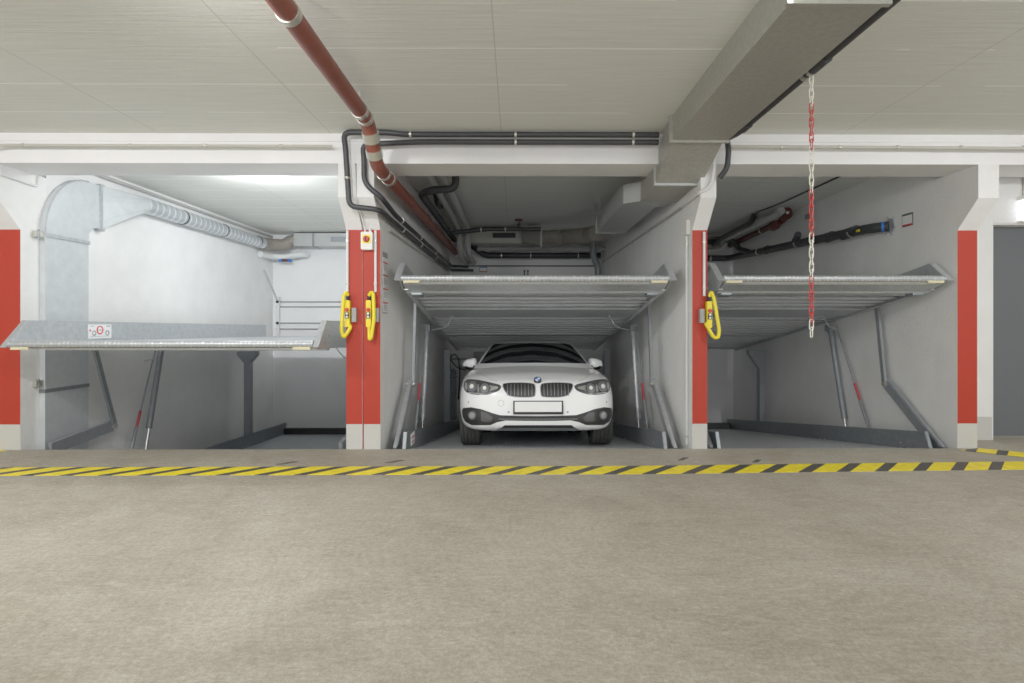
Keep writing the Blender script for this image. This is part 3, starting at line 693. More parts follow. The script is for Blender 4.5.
single(MB().box((4.42,2.72,2.84),(4.44,2.88,2.92)), 'wall_tag', M['greyp'], 'small grey tag on the outer wall beside the red caps', 'tag', smooth=False)

# black cable pipe along the large duct, turning down at the beam
pipe('black_pipe', 'slim black pipe along the edge of the large rectangular duct', [(1.888,-7.4,2.865),(1.888,-.85,2.87),(1.90,-.55,2.92),(1.97,-.40,2.93),(1.995,-.36,2.88),(1.995,-.33,2.72),(1.94,-.28,2.64)], .026, M['black'], fil=.06, clamps=[((1.888,-2.0,2.868),(0,1,0)),((1.888,-1.0,2.869),(0,1,0))], cw=.03,
     sockets=[((1.888,-2.1,2.868),(0,1,0),.16),((1.888,-1.0,2.869),(0,1,0),.12)])
cb = pipe('white_conduit', 'white painted conduit bending around the duct onto the partition column', [(1.88,-.30,2.98),(1.88,-.285,2.66),(1.84,-.28,2.54),(1.745,-.28,2.50),(1.745,.28,2.49)], .016, M['white_pipe'], cat='conduit', fil=.06)

# ------------------------------------------------------------------ red and white chain
ch = thing('plastic_chain', 'red and white plastic chain hanging from the ceiling pipe', 'chain', (1.925,-1.93,1.16))
top, bot, nl = 2.895, 1.155, 37
step = (top-bot-.02)/nl
def link_mb(z, turn):
    hw, hl, r = .0125, step*.5+.003, .0034
    pts = []
    for k in range(10): pts.append((hw*math.cos(PI*k/9), 0, hl+hw*math.sin(PI*k/9)-.004))
    for k in range(10): pts.append((hw*math.cos(PI+PI*k/9), 0, -hl+hw*math.sin(PI+PI*k/9)+.004))
    if turn: pts = [(0, x, zz) for x, _, zz in pts]
    return MB().tube([(1.905+x, -1.97+y, z+zz) for x, y, zz in pts], r, 7, closed=True)
for i in range(nl):
    g_ = 'chain_white' if ((i+1) // 6) % 2 == 0 else 'chain_red'
    build(link_mb(top-step*(i+.5), i % 2 == 0), 'link', M[g_], ch)
build(MB().tube([(1.905,-1.95,2.90),(1.905,-1.97,2.885)], .006, 8).ring((1.888,-1.93,2.868),(0,1,0),.028,.03), 'hook', M['clamp'], ch)

# ------------------------------------------------------------------ controls on the red columns
def riser(x, z0, z1, label, y=-.013):
    t = pipe('riser_conduit', label, [(x,y,z0),(x,y,z1)], .013, M['white_pipe'], cat='conduit', fil=.02, group='white risers on the red columns',
         clamps=[((x,y,z0+.08),(0,0,1)),((x,y,z1-.1),(0,0,1))], cw=.02)
riser(-1.675, 1.57, 2.18, 'white riser conduit on the red column edge next to the brightly lit bay')
riser(-1.395, 1.57, 2.18, 'white riser conduit on the red column under the rotary switch')
riser(1.885, 1.53, 2.17, 'white riser conduit on the narrow red partition column')
riser(1.752, .02, 2.15, 'white conduit pipe down the wall edge beside the partition column', y=.12)
single(MB().rbox((1.735,.08,2.16),(1.77,.16,2.31), .01), 'junction_box', M['whitep'], 'small white junction box on the partition wall above the conduit', 'box')
def controller(x, z, loop, holder, label):
    t = thing('pendant_controller', label, 'controller', (x,-.05,z-.14), 'yellow pendant controllers')
    b_ = MB().rbox((x-.024,-.075,z-.14),(x+.024,-.02,z+.125), .012)
    body = build(b_, 'body', M['yellow'], t)
    build(MB().lathe([(.017,-.022),(.02,-.01),(.02,0)], (x,-.075,z+.03), 'Y', 14), 'stop_button', M['red'], t)
    build(MB().box((x-.02,-.079,z-.055),(x+.02,-.075,z+.005)), 'button_plate', M['blackp'], t, smooth=False)
    for zz in (-.008,-.040): build(MB().lathe([(.011,-.010),(.011,0)], (x,-.079,z+zz), 'Y', 12), 'push_button', M['whitep'], t)
    build(MB().lathe([(.012,0),(.02,.02),(.018,.06)], (x,-.047,z+.115), 'Z', 12), 'cable_gland', M['blackp'], t)
    build(MB().tube(fillet(loop, .05, 6), .018, 12), 'cable', M['yellow'], t, label='thick yellow looped cable')
    hx = holder
    build(MB().rbox((hx-.022,-.05,z-.09),(hx+.022,-.001,z+.05), .006), 'wall_holder', M['greyp'], t)
    return t
zc = 1.36
controller(-1.66, zc, [(-1.66,-.05,1.53),(-1.67,-.06,1.565),(-1.69,-.08,1.53),(-1.708,-.10,1.18),(-1.685,-.10,1.11),(-1.625,-.06,1.22),(-1.66,-.045,1.25)], -1.60, 'yellow pendant controller with a looped cable at the column edge by the brightly lit bay')
controller(-1.45, zc, [(-1.45,-.05,1.53),(-1.425,-.06,1.565),(-1.40,-.08,1.55),(-1.39,-.09,1.3),(-1.415,-.10,1.11),(-1.435,-.09,1.10),(-1.45,-.05,1.24)], -1.378, 'yellow pendant controller with a looped cable below the rotary switch')
controller(1.92, zc-.01, [(1.925,-.05,1.52),(1.94,-.06,1.575),(1.96,-.08,1.5),(2.005,-.10,1.18),(1.99,-.10,1.11),(1.95,-.09,1.12),(1.885,-.05,1.26)], 1.855, 'yellow pendant controller with a looped cable on the narrow partition column')
sx_, sz_ = -1.47, 1.985
sw = thing('rotary_switch', 'white isolator box with yellow plate and red rotary knob on the red column', 'switch', (sx_,-.07,sz_))
build(MB().rbox((sx_-.056,-.07,sz_),(sx_+.056,-.001,sz_+.175), .012), 'housing', M['whitep'], sw)
build(MB().box((sx_-.040,-.074,sz_+.06),(sx_+.040,-.070,sz_+.145)), 'plate', M['yellow'], sw, smooth=False)
kb = build(MB().lathe([(.026,-.03),(.03,-.02),(.032,0)], (sx_,-.074,sz_+.102), 'Y', 18), 'knob', M['red'], sw)
build(MB().box((sx_-.005,-.116,sz_+.078),(sx_+.005,-.10,sz_+.126)), 'pointer', M['blackp'], kb, smooth=False)
build(MB().tube(fillet([(sx_-.025,-.03,sz_+.17),(sx_-.025,-.03,2.20),(sx_-.05,-.26,2.46),(sx_-.06,-.262,2.76)],.04), .009, 8), 'cable', M['white_pipe'], sw)
build(MB().tube([(sx_+.025,-.03,sz_+.17),(sx_+.025,-.03,sz_+.22)], .012, 8), 'cable_gland', M['white_pipe'], sw)
# ------------------------------------------------------------------ brightly lit bay: ducts
vd = thing('flat_duct', 'flat galvanised wall duct with curved top in the brightly lit bay', 'duct', (-4.88,.5,0))
xw0, xw1 = -4.924, -4.868
y0, y1 = .22, .80
build(MB().box((xw0,y0,-1.1),(xw1,y1,2.18)), 'vertical_run', M['galv_light'], vd, smooth=False)
arc = [(.80-.58*math.cos(PI/2*k/14), 2.18+.69*math.sin(PI/2*k/14)) for k in range(15)]
prof = arc+[(.98,2.87),(.98,2.37),(.86,2.35),(.81,2.28),(.80,2.18)]
build(MB().prism_x(prof, xw0, xw1), 'curved_elbow', M['galv_light'], vd, smooth=False)
rim = MB()
ra = [(y, z) for y, z in arc]
rim.tube([(xw1+.002,y,z) for y,z in ra], .008, 6); build(rim, 'elbow_rim', M['galv'], vd)
build(MB().box((xw0,y0-.01,2.155),(xw1+.012,y1+.01,2.195)), 'flange', M['galv'], vd, smooth=False)
build(MB().box((xw0,.96,2.34),(xw1+.014,1.03,2.89)), 'flange', M['galv'], vd, smooth=False)
build(MB().box((xw0,y0-.010,.535),(xw1+.006,y1+.006,.575)), 'seam_band', M['galv_dark'], vd, smooth=False)
for zz in (2.17,.64):
    bk = build(MB().box((xw0,y0-.09,zz-.03),(xw1-.01,y0-.002,zz+.03)), 'bracket', M['clamp'], vd, smooth=False)
    build(MB().tube([(-4.885,y0-.06,zz-.05),(-4.885,y0-.06,zz+.05)],.012,8), 'bolt', M['galv_dark'], bk)
sp = thing('spiral_duct', 'round spiral-seam duct along the upper wall of the brightly lit bay', 'duct', (-4.8,1.2,2.7))
cy, cz, cr = 1.66, 2.79, .10; cxs = -4.80
rows = [[], []]
for k in range(24):
    t_ = 2*PI*k/24; c_, s_ = math.cos(t_), math.sin(t_)
    m_ = max(abs(c_), abs(s_))
    rows[0].append((-4.887+.034*c_/m_, 1.0, 2.62+.25*s_/m_)); rows[1].append((cxs+cr*c_, cy, cz+cr*s_))
build(MB().grid_faces(rows, closed=True), 'cone_transition', M['galv_light'], sp, smooth=False)
build(MB().tube([(cxs,cy-.02,cz),(cxs,5.05,2.78)], cr, 24), 'spiral_run', M['spiral'], sp)
for yy in (2.45,3.55,4.75): build(MB().ring((cxs,yy,cz-.003),(0,1,0),cr,.02,.006), 'clamp', M['blackp'], sp)
build(MB().tube(fillet([(cxs,4.95,2.78),(cxs+.02,5.18,2.79),(-4.55,5.36,2.80),(-4.44,5.40,2.90),(-4.3,5.42,2.90)],.15,8), .115, 20), 'elbow', M['flex'], sp, label='beige flexible elbow in the back corner')
bd = thing('back_duct', 'long rectangular duct with a dark grille high on the bright back wall', 'duct', (-3,5.5,2.77))
build(MB().box((-4.35,5.3,2.78),(-1.69,5.69,3.03)), 'run', M['duct_side'], bd, smooth=False)
for fx_ in (-3.98,-2.9): build(MB().box((fx_,5.285,2.77),(fx_+.03,5.69,3.04)), 'flange', M['galv_dark'], bd, smooth=False)
build(MB().box((-3.62,5.285,2.86),(-3.30,5.3,2.96)), 'grille', M['steel'], bd, smooth=False)
pipe('white_pipe', 'short white insulated pipe below the beige elbow in the bright back corner', [(-4.86,5.0,2.58),(-4.8,5.35,2.58),(-4.6,5.45,2.58),(-4.25,5.45,2.64),(-4.2,5.6,2.64)], .06, M['white_pipe'], fil=.1)
vv = thing('stop_valve', 'small blue and red valve under the white pipe in the bright corner', 'valve', (-4.55,5.4,2.5))
build(MB().cbox((-4.55,5.4,2.505),(.12,.05,.05)), 'body', M['dkred'], vv, bevel=.008)
for s_ in (-.09,.09): build(MB().lathe([(.03,-.03),(.03,.03)], (-4.55+s_,5.4,2.505), 'X', 12), 'cap', M['blue'], vv)
pipe('wall_conduit', 'thin grey pipe above the spiral duct in the brightly lit bay', [(-4.90,.35,3.0),(-4.90,5.6,3.0)], .022, M['grey_pipe'], cat='pipe')
single(MB().tube([(-4.86,5.15,2.30),(-4.75,5.5,1.72)], .016, 8), 'thin_rod', M['grey_pipe'], 'thin rod leaning in the corner of the brightly lit bay', 'rod')
for zz, lb in ((1.70,'dark thin cable on the bright back wall, topmost'),(1.60,'pale thin cable on the bright back wall, second down'),(1.27,'dark thin cable on the bright back wall, third down'),(1.15,'pale thin cable on the bright back wall, lowest of four')):
    single(MB().tube([(-4.85,5.67,zz),(-1.72,5.67,zz+.0)], .012, 8), 'wall_cable', M['greyp'], lb, 'cable', 'cables on the bright back wall')
single(MB().box((-4.82,5.62,1.05),(-4.77,5.69,1.80)).lathe([(.03,0),(.03,.03)],(-4.80,5.60,1.70),'Y',10,1).lathe([(.03,0),(.03,.03)],(-4.80,5.60,1.27),'Y',10,1), 'cable_rail', [M['white_pipe'],M['blackp']], 'upright white cable rail on the bright back wall', 'rail', smooth=False)

# hydraulic unit in the back of the middle bay
hu = thing('hydraulic_unit', 'upright grey hydraulic pump unit with a looped black hose behind the white car', 'pump', (-1.2,5.2,-1.14))
build(MB().box((-1.33,5.1,-.38),(-1.17,5.4,.20)).box((-1.338,5.08,.18),(-1.16,5.42,.22)), 'tank', M['galv_dark'], hu, smooth=False, bevel=.01)
build(MB().box((-1.31,5.15,-1.14),(-1.16,5.35,-.38)), 'stand', M['steel'], hu, smooth=False)
build(MB().lathe([(.07,0),(.07,.12),(.05,.14)], (-1.23,5.25,.22), 'Z', 14), 'motor', M['steel'], hu)
hp = [(-1.27,5.2,.32),(-1.28,5.2,.56),(-1.2,5.15,.69),(-1.1,5.1,.6),(-1.07,5.1,.3),(-1.1,5.08,-.2)]
build(MB().tube(fillet(hp,.14,8), .014, 8), 'hose', M['blackp'], hu)
build(MB().tube(fillet([(-1.27,5.12,.6),(-1.15,5.06,.42),(-.95,5.08,.36)],.1,6), .012, 8), 'hose', M['blackp'], hu)
single(MB().box((-.85,YB-.1,.42),(-.62,YB,.68)).box((-1.3,YB-.03,.52),(-.1,YB-.01,.56)), 'socket_box', M['greyp'], 'grey electrical box with cable duct on the wall behind the white car', 'box', smooth=False)

# wall lamp over the dark door
wl = thing('wall_lamp', 'lit white wall lamp above the dark grey door', 'lamp', (5.5,.35,2.35))
build(MB().box((5.41,.34,2.34),(6.2,.40,2.36)).box((5.41,.30,2.58),(6.2,.40,2.62)), 'housing', M['whitep'], wl, smooth=False)
build(MB().rbox((5.43,.30,2.37),(6.2,.39,2.58), .03), 'diffuser', M['lamp_lit'], wl)
build(MB().tube([(5.47,.385,2.62),(5.47,.385,3.0)], .014, 8), 'conduit', M['cream_pipe'], wl)

# ------------------------------------------------------------------ the car
CAR_Y, CAR_Z, CAR_X = .2, LZ+.015, .236
ccar = thing('car', 'white saloon car parked nose-out on the lower platform of the middle bay', 'car', (CAR_X, CAR_Y, CAR_Z-math.tan(A2)*(CAR_Y-.04)), rotx=-A2, local=True)
ST = [  # y, half width, z bottom, z top, 
 (0.00,.34,.33,.55),(.025,.52,.25,.645),(.06,.63,.215,.69),(.12,.725,.195,.728),(.20,.79,.185,.757),(.30,.835,.18,.79),(.45,.872,.18,.83),
 (.70,.898,.18,.868),(1.0,.905,.18,.925),(1.3,.903,.18,.975),(1.7,.897,.18,.99),(2.3,.893,.18,.99),(3.0,.896,.18,1.0),(3.6,.905,.18,1.01),
 (4.1,.89,.20,1.03),(4.4,.85,.26,1.04),(4.55,.79,.32,1.02),(4.62,.70,.38,.97),(4.64,.55,.45,.90)]
def section(y, w, zb, zt):
    H = zt-zb; sh = min(.075, .3*H)
    half = [(0,zb),(.60,zb),(.90,zb+.02*H),(.975,zb+.16*H),(1.0,zb+.45*H),(.985,zb+.70*H),(.945,zt-sh*1.05),(.86,zt-sh*.62),(.60,zt-sh*.26),(.28,zt-sh*.05),(0,zt)]
    pts = [(f*w, y, z) for f, z in half]
    return pts+[(-x, yy, z) for x, yy, z in reversed(pts[1:-1])]
mb = MB(); rows = [section(*s) for s in ST]
mb.grid_faces(rows, closed=True); n = len(rows[0])
mb.f.append(list(range(n))); mb.m.append(0); mb.f.append([(len(rows)-1)*n+k for k in reversed(range(n))]); mb.m.append(0)
def to_mesh_modded(mb, mods):
    me = bpy.data.meshes.new('tmp'); me.from_pydata([tuple(v) for v in mb.v], [], mb.f)
    b = bmesh.new(); b.from_mesh(me); bmesh.ops.recalc_face_normals(b, faces=b.faces); b.to_mesh(me); b.free()
    o = bpy.data.objects.new('tmp', me); COL.objects.link(o); tmp = []
    for kind, arg in mods:
        if kind == 'sub': md = o.modifiers.new('s','SUBSURF'); md.levels = md.render_levels = arg
        if kind == 'cut':
            cm = bpy.data.meshes.new('c'); cm.from_pydata([tuple(v) for v in arg.v], [], arg.f)
            b = bmesh.new(); b.from_mesh(cm); bmesh.ops.recalc_face_normals(b, faces=b.faces); b.to_mesh(cm); b.free()
            co = bpy.data.objects.new('c', cm); COL.objects.link(co); tmp.append(co)
            md = o.modifiers.new('b','BOOLEAN'); md.operation = 'DIFFERENCE'; md.object = co; md.solver = 'EXACT'
    dg = bpy.context.evaluated_depsgraph_get(); dg.update()
    out = bpy.data.meshes.new_from_object(o.evaluated_get(dg))
    for t in tmp+[o]: bpy.data.objects.remove(t)
    return out
uncut = to_mesh_modded(mb, [('sub',2)])
BV = BVHTree.FromPolygons([v.co.copy() for v in uncut.vertices], [tuple(p.vertices) for p in uncut.polygons])
cuts = MB()
for yy in (.80,3.60):
    for s_ in (-1,1):
        cuts.lathe([(.355,-.2),(.355,.2)], (s_*.80,yy,.325), 'X', 40)
body_me = to_mesh_modded(mb, [('sub',2),('cut',cuts)])
body_me.name = 'body'; body_me.materials.clear(); body_me.materials.append(M['car'])
for p in body_me.polygons: p.material_index = 0
b = bmesh.new(); b.from_mesh(body_me)
for f in b.faces: f.smooth = True
for e in b.edges:
    if len(e.link_faces) == 2 and e.calc_face_angle(0) > .6: e.smooth = False
b.to_mesh(body_me); b.free()
bo = link('body', body_me); bo.parent = ccar; ORG[bo.name] = Vector((0,0,0))

def front_y(x, z):
    for dx in (0, .01, -.01, .03, -.03):
        h = BV.ray_cast(Vector((x-dx*(1 if x > 0 else -1), -1, z)), Vector((0,1,0)))
        if h[0] is not None: return h[0], h[1]
    h = BV.find_nearest(Vector((x, .1, z))); return h[0], h[1]
def patch(outline, off=.006, cell=.03, thick=.012):
    """front-view outline (x,z) draped over the body and given a small thickness"""
    bm = bmesh.new(); vs = [bm.verts.new((x, 0, z)) for x, z in outline]; bm.faces.new(vs)
    xs = [p[0] for p in outline]; zs = [p[1] for p in outline]
    def cut(co, no): bmesh.ops.bisect_plane(bm, geom=bm.verts[:]+bm.edges[:]+bm.faces[:], plane_co=co, plane_no=no)
    x = min(xs)+cell
    while x < max(xs): cut((x,0,0),(1,0,0)); x += cell
    z = min(zs)+cell
    while z < max(zs): cut((0,0,z),(0,0,1)); z += cell
    bmesh.ops.triangulate(bm, faces=bm.faces[:])
    bm.verts.ensure_lookup_table()
    out = MB(); idx = {}
    bound = [e for e in bm.edges if len(e.link_faces) == 1]
    fr = {}
    for v in bm.verts:
        p, nn = front_y(v.co.x, v.co.z)
        q = Vector((v.co.x, p.y, v.co.z)); d = nn if nn.y < 0 else Vector((0,-1,0)); d = (d+Vector((0,-.6,0))).normalized()
        idx[v] = (q+d*off, q-d*thick)
    V = []; pos = {}
    for v in bm.verts: pos[v] = len(V); V += [idx[v][0], idx[v][1]]
    F = [[pos[v] for v in f.verts] for f in bm.faces]
    for e in bound: a_, b_ = e.verts; F.append([pos[a_], pos[b_], pos[b_]+1, pos[a_]+1])
    bm.free(); out.add(V, F); return out
def smooth_outline(pts, it=2):
    P = pts[:]
    for _ in range(it):
        Q = []
        for i in range(len(P)):
            a_, b_ = P[i], P[(i+1) % len(P)]
            Q += [(a_[0]*.75+b_[0]*.25, a_[1]*.75+b_[1]*.25), (a_[0]*.25+b_[0]*.75, a_[1]*.25+b_[1]*.75)]
        P = Q
    return P
def mir(pts): return [(-x, z) for x, z in reversed(pts)]
def scaled(pts, k):
    cx_ = sum(p[0] for p in pts)/len(pts); cz_ = sum(p[1] for p in pts)/len(pts)
    return [(cx_+(x-cx_)*k, cz_+(z-cz_)*k) for x, z in pts]
def grow(pts, d):
    cx_ = sum(p[0] for p in pts)/len(pts); cz_ = sum(p[1] for p in pts)/len(pts)
    o = []
    for x, z in pts:
        v = Vector((x-cx_, z-cz_)); l = v.length or 1; o.append((x+v.x/l*d, z+v.y/l*d))
    return o
KID = smooth_outline([(-.375,.665),(-.35,.69),(-.06,.688),(-.028,.66),(-.030,.56),(-.055,.54),(-.285,.543),(-.34,.585)], 2)
HEAD = smooth_outline([(-.815,.748),(-.815,.640),(-.745,.578),(-.56,.560),(-.455,.588),(-.395,.62),(-.385,.668),(-.52,.70),(-.67,.736)], 1)
for sgn in (-1, 1):
    f_ = (lambda p: p) if sgn < 0 else mir
    g = build(patch(f_(KID), .010, .03), 'radiator_grille', M['blackp'], ccar)
    ring_out = grow(KID, .009)
    build(patch(f_(ring_out), .005, .03), 'grille_frame', M['galv'], g)
    sl = MB()
    for k in range(8):
        xx = -.325+.037*k
        sub = patch(f_([(xx,.555),(xx+.006,.555),(xx+.006,.676),(xx,.676)]), .018, .04, .005); sl.add(sub.v, sub.f)
    build(sl, 'slats', M['skid'], g)
    hl = build(patch(f_(HEAD), .006, .03), 'headlamp', M['lampdark'], ccar)
    for cx_, cz_, R in ((-.705,.655,.056),(-.565,.636,.048)):
        ol = [(cx_+R*math.cos(2*PI*k/20), cz_+R*math.sin(2*PI*k/20)) for k in range(20)]
        build(patch(f_(ol), .012, .03, .004), 'lens_ring', M['skid'], hl)
        ol2 = [(cx_+R*.4*math.cos(2*PI*k/20), cz_+R*.4*math.sin(2*PI*k/20)) for k in range(20)]
        build(patch(f_(ol2), .016, .03, .004), 'lens', M['whitep'], hl)
    build(patch(f_([(-.52,.665),(-.43,.648),(-.42,.635),(-.46,.615),(-.515,.60),(-.50,.63)]), .012, .03, .004), 'reflector', M['reflector'], hl)
    for q in ([(-.79,.70),(-.765,.70),(-.76,.61),(-.785,.63)], [(-.645,.68),(-.625,.675),(-.62,.60),(-.64,.60)], [(-.74,.598),(-.68,.588),(-.62,.585),(-.62,.575),(-.69,.578),(-.74,.588)]):
        build(patch(f_(q), .012, .03, .004), 'reflector', M['reflector'], hl)
    build(patch(f_([(-.78,.712),(-.66,.702),(-.53,.68),(-.53,.668),(-.66,.688),(-.785,.697)]), .011, .03, .004), 'brow', M['lampdark'], hl)
# lower dark band with fog lamp pods, one wide trim
hb = [(-.822,.40),(-.805,.428),(-.71,.436),(-.60,.416),(-.48,.376),(-.40,.354),(-.2,.347)]
hb2 = [(-.2,.297),(-.34,.301),(-.43,.281),(-.50,.252),(-.705,.248),(-.78,.281),(-.818,.335)]
band = hb+[(0,.345)]+[(-x,z) for x,z in reversed(hb)]+[(-x,z) for x,z in reversed(hb2)]+[(0,.296)]+hb2
lg = build(patch(band, .006, .03), 'lower_grille', M['blackp'], ccar)
build(patch([(-.42,.318),(-.1,.318),(.1,.318),(.42,.318),(.40,.310),(-.40,.310)], .012, .04, .004), 'trim_line', M['skid'], lg)
for sgn in (-1,1):
    f_ = (lambda p: p) if sgn < 0 else mir
    build(patch(f_([(-.60,.395),(-.53,.375),(-.47,.325),(-.50,.285),(-.60,.29)]), .010, .03, .004), 'pod_insert', M['lampdark'], lg)
    ol = [(-.695+.045*math.cos(2*PI*k/20), .35+.045*math.sin(2*PI*k/20)) for k in range(20)]
    fg = build(patch(f_(ol), .014, .03, .006), 'fog_lamp', M['skid'], ccar)
    ol = [(-.695+.030*math.cos(2*PI*k/20), .35+.030*math.sin(2*PI*k/20)) for k in range(20)]
    build(patch(f_(ol), .018, .03, .006), 'lens', M['reflector'], fg)
li = [(-.35,.250),(.35,.250),(.39,.222),(-.39,.222)]
build(patch(li, .006, .04), 'lower_intake', M['blackp'], ccar)
build(patch([(-.40,.222),(.40,.222),(.44,.200),(-.44,.200)], .008, .04), 'skid_strip', M['skid'], ccar)
# number plate: blank white in a dark holder
yp = front_y(.2,.43)[0].y
np_ = build(MB().box((-.262,-.022,.362),(.262,yp+.03,.504)), 'plate_holder', M['blackp'], ccar, bevel=.004)
build(MB().box((-.245,-.026,.388),(.245,-.021,.492)), 'number_plate', M['paper'], np_, smooth=False, label='blank white number plate')
# round badge on the bonnet nose
pb_, nb_ = front_y(0,.706)
nb_ = Vector((0,-.75,.66)).normalized(); cb_ = Vector((0,.085,.722))
tb = Vector((1,0,0)); ub = nb_.cross(tb)*-1
if ub.z < 0: ub = -ub
def disc(r0, off, q0=0, q1=1, steps=24):
    P = [cb_+nb_*off] if q1-q0 < 1 else []
    for k in range(steps+1):
        t_ = 2*PI*(q0+(q1-q0)*k/steps); P.append(cb_+nb_*off+tb*(r0*math.cos(t_))+ub*(r0*math.sin(t_)))
    if q1-q0 >= 1: P = P[:-1]
    m_ = MB(); n_ = len(P); V = P+[p-nb_*.03 for p in P]
    m_.add(V, [tuple(range(n_)), tuple(range(2*n_-1,n_-1,-1))]+[(i,(i+1)%n_,n_+(i+1)%n_,n_+i) for i in range(n_)]); return m_
bg = build(disc(.041,.012), 'badge', M['blackp'], ccar)
build(disc(.027,.014), 'badge_field', M['paper'], bg)
q_ = disc(.0265,.016,.25,.5,8); q2_ = disc(.0265,.016,.75,1,8); q_.add(q2_.v, q2_.f)
build(q_, 'badge_quarters', M['blue'], bg)
# parking sensors, tow cover, bonnet shut lines
tc_ = MB(); ol = [(-.39+.032*math.cos(2*PI*k/20), .478+.032*math.sin(2*PI*k/20)) for k in range(20)]
for k in range(20):
    a_, b_ = ol[k], ol[(k+1)%20]
pts_ = [front_y(*p)[0]+Vector((0,-.001,0)) for p in ol]
build(MB().tube(pts_, .0018, 5, closed=True), 'tow_eye_cover', M['greyp'], ccar)
for x_, z_ in ((-.74,.49),(-.31,.385),(.31,.385),(.74,.49)):
    p_ = front_y(x_, z_)[0]; build(MB().lathe([(.011,-.003),(.011,.004)], p_, 'Y', 12), 'parking_sensor', M['greyp'], ccar)
def top_z(x, y):
    h = BV.ray_cast(Vector((x,y,2)), Vector((0,0,-1))); return h[0] if h[0] is not None else Vector((x,y,.8))
for s_ in (-1,1):
    pts_ = [top_z(s_*(.40+.34*min(1,(k/10)*1.25)), .12+.13*(k/10)+1.05*(k/10)**2)+Vector((0,0,.0)) for k in range(1,11)]
    build(MB().tube(pts_, .0028, 5), 'bonnet_shut_line', M['greyp'], ccar)
# cabin: windscreen glass, side glass, pillars and roof
LV = [ # z, yf, yr, wf, w
 (.93,1.20,4.45,.76,.87),(1.005,1.36,4.22,.715,.825),(1.10,1.55,4.0,.675,.775),(1.20,1.745,3.75,.63,.72),(1.29,1.93,3.5,.588,.66),(1.345,2.05,3.3,.558,.615),(1.385,2.17,3.1,.50,.54),(1.402,2.40,2.85,.36,.38)]
def cab(z, yf, yr, wf, w):
    L_ = yr-yf
    h = [(0,yf),(.5*wf,yf+.025),(.82*wf,yf+.075),(wf,yf+.135),(wf+.028,yf+.17),((wf+w)/2+.02,yf+.22*L_),(w,yf+.40*L_),(w*.98,yf+.62*L_),(w*.88,yf+.84*L_),(w*.6,yr-.05),(0,yr)]
    P = [(x,y,z) for x,y in h]; return P+[(-x,y,z) for x,y,_ in reversed(P[1:-1])]
rows = [cab(*l) for l in LV]; n = len(rows[0])
parts_ = {'windscreen': MB(), 'side_window': MB(), 'roof': MB(), 'rear_window': MB()}
for i in range(len(rows)-1):
    for k in range(n):
        kk = k if k < 10 else n-1-k
        if i == 0: tgt = 'roof'
        elif i >= 5: tgt = 'roof'
        elif kk < 3: tgt = 'windscreen'
        elif kk == 3: tgt = 'roof'
        elif kk in (4,5,6): tgt = 'side_window'
        elif kk == 7: tgt = 'roof'
        else: tgt = 'rear_window'
        a_, b_, c_, d_ = rows[i][k], rows[i][(k+1)%n], rows[i+1][(k+1)%n], rows[i+1][k]
        parts_[tgt].add([a_,b_,c_,d_], [(0,1,2,3)])
parts_['roof'].add(rows[-1], [tuple(range(n))])
for nm, m_ in (('roof','car'),('windscreen','glass'),('side_window','glass'),('rear_window','glass')):
    o_ = parts_[nm]; V = []; mp_ = {}; F = []
    for f in o_.f:
        g_ = []
        for i in f:
            key = tuple(round(c, 5) for c in o_.v[i])
            if key not in mp_: mp_[key] = len(V); V.append(o_.v[i])
            g_.append(mp_[key])
        F.append(g_)
    build(MB().add(V, F), nm, M[m_], ccar, angle=60)
# door mirrors
for s_ in (-1,1):
    prof = [(.765,.935),(.80,.925),(.90,.935),(.965,.985),(.96,1.03),(.925,1.075),(.85,1.093),(.78,1.097),(.762,1.05)]
    pr = smooth_outline(prof, 2); n_ = len(pr)
    rows_ = []
    for yy, k in ((1.60,.55),(1.62,.82),(1.68,1),(1.76,1),(1.80,.93)):
        q = scaled(pr, k); rows_.append([(s_*x, yy+.10*(x-.76), z) for x, z in q])
    V = [p for r in rows_ for p in r]
    mb = MB(); mb.grid_faces(rows_, closed=True)
    mb.f.append(list(range(n_))); mb.m.append(0); mb.f.append([4*n_+k for k in range(n_)]); mb.m.append(0)
    for i, f in enumerate(mb.f):
        zc_ = sum(mb.v[j].z for j in f)/len(f)
        if zc_ < .985 and len(f) < 10: mb.m[i] = 1
    mo = build(mb, 'door_mirror', [M['car'], M['blackp']], ccar, angle=50)
    build(MB().bar((s_*.70,1.70,.975),(s_*.80,1.70,1.0),.06,.03), 'mirror_foot', M['blackp'], mo, smooth=False)
# underbody and wheels
build(MB().box((-.60,.25,.19),(.60,4.4,.30)).box((-.85,1.25,.19),(.85,3.15,.28)), 'underbody', M['blackp'], ccar, smooth=False)
def wheel(x, y, s_):
    tr = .325
    prof = [(.225,-.110),(.28,-.115),(.31,-.112)]
    w = -.103
    while w < .10:
        prof += [(tr,w),(tr,w+.032),(tr-.008,w+.034),(tr-.008,w+.040)]; w += .042
    prof += [(.31,.112),(.28,.115),(.225,.110)]
    t = build(MB().lathe(prof, (x,y,tr), 'X', 48), 'tyre', M['tyre'], ccar)
    rm = MB().lathe([(.228,-.11),(.228,.10),(.20,.09),(.20,-.08)], (x,y,tr), 'X', 36)
    rm.lathe([(.05,.0),(.05,.02)], (x+s_*.07,y,tr), 'X', 16)
    for k in range(10):
        a_ = 2*PI*k/10; rm.bar((x+s_*.075,y+.04*math.cos(a_),tr+.04*math.sin(a_)), (x+s_*.09,y+.215*math.cos(a_),tr+.215*math.sin(a_)), .03, .02, up=(1,0,0))
    rm.lathe([(.17,-.02),(.17,.0)], (x,y,tr), 'X', 24)
    build(rm, 'rim', M['rim'], t)
for y_ in (.80,3.60):
    for s_ in (-1,1): wheel(s_*.757, y_, s_)

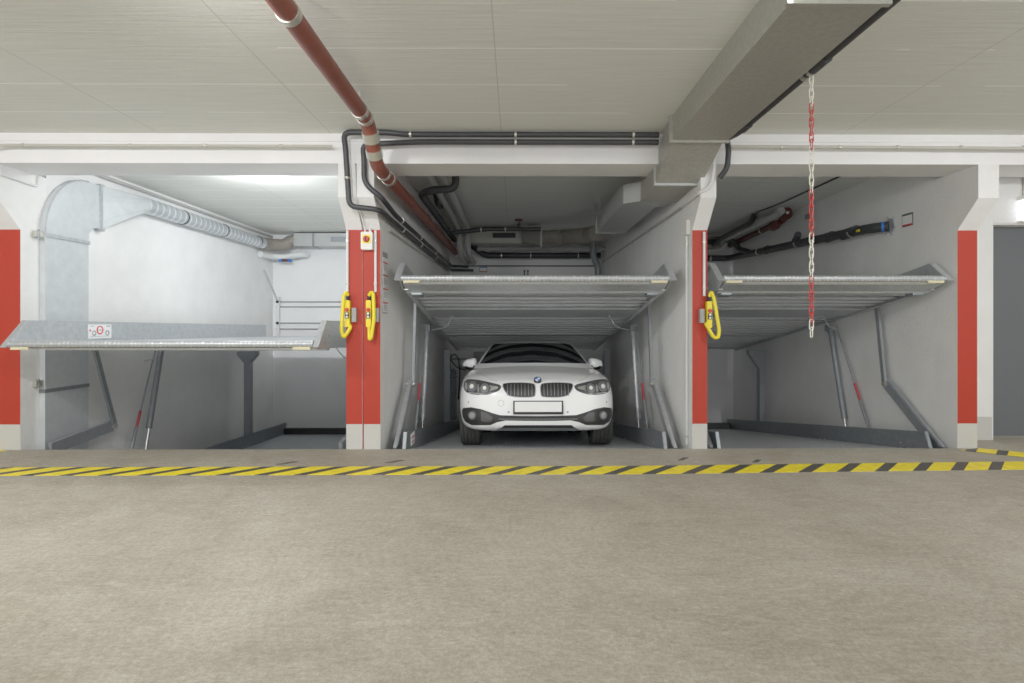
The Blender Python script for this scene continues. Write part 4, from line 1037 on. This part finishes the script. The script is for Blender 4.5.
# ------------------------------------------------------------------ light
def point(name, loc, e, col=(1,1,1), r=.08):
    l = bpy.data.lights.new(name, 'POINT'); l.energy = e; l.color = col; l.shadow_soft_size = r
    o = bpy.data.objects.new(name, l); COL.objects.link(o); o.location = loc; return o
def area(name, loc, rot, sx, sy, e, col=(1,1,1)):
    l = bpy.data.lights.new(name, 'AREA'); l.shape = 'RECTANGLE'; l.size = sx; l.size_y = sy; l.energy = e; l.color = col
    o = bpy.data.objects.new(name, l); COL.objects.link(o); o.location = loc; o.rotation_euler = rot; return o
WARM = (1,.995,.97)
for i, (x, y, e) in enumerate(((-3.6,-4.2,48),(-.2,-4.2,48),(3.2,-4.2,48),(6.8,-4.2,40),(-7.0,-4.2,40))):
    point('hall_lamp', (x,y,2.86), e, WARM, .06)
for x, y, z in ((-3.5,.85,2.95),(-2.4,.85,2.95)): point('bay_lamp', (x,y,z), 34, (.93,.97,1), .08)
def spot(name, loc, tgt, e, cone, col):
    l = bpy.data.lights.new(name, 'SPOT'); l.energy = e; l.color = col; l.spot_size = math.radians(cone); l.spot_blend = 1; l.shadow_soft_size = .07
    o = bpy.data.objects.new(name, l); COL.objects.link(o); o.location = loc
    o.rotation_euler = (Vector(tgt)-Vector(loc)).to_track_quat('-Z','Y').to_euler(); return o
for x in (-4.4,-1.6,1.4,4.4): spot('hall_lamp', (x,-3.3,2.9), (x,-1.6,1.0), 250, 155, WARM)
spot('bay_lamp', (-3.0,.7,2.95), (-3.5,5.4,1.9), 340, 120, (.93,.97,1))
w = bpy.data.worlds.new('garage_world'); scene.world = w; w.use_nodes = True
w.node_tree.nodes['Background'].inputs['Color'].default_value = (.985,1,1,1)
w.node_tree.nodes['Background'].inputs['Strength'].default_value = 1.8

# ------------------------------------------------------------------ camera
cd = bpy.data.cameras.new('camera'); cam = bpy.data.objects.new('camera', cd); COL.objects.link(cam)
cam.location = (0, CAMY, CAMZ)
YAW = math.radians(.35)
cam.rotation_euler = (PI/2, 0, -YAW)
cd.sensor_width = 36; cd.lens = 550/1024*36
px_yaw = 550*math.tan(YAW)
cd.shift_x = -(515.6+px_yaw-512)/1024
cd.shift_y = -17.5/1024
cd.clip_start = .05
scene.camera = cam
scene.view_settings.view_transform = 'Standard'
scene.view_settings.look = 'None'
scene.view_settings.exposure = -.56
scene.view_settings.gamma = 1.26
try:
    scene.cycles.use_denoising = True
    scene.cycles.max_bounces = 10; scene.cycles.diffuse_bounces = 7
except Exception: pass
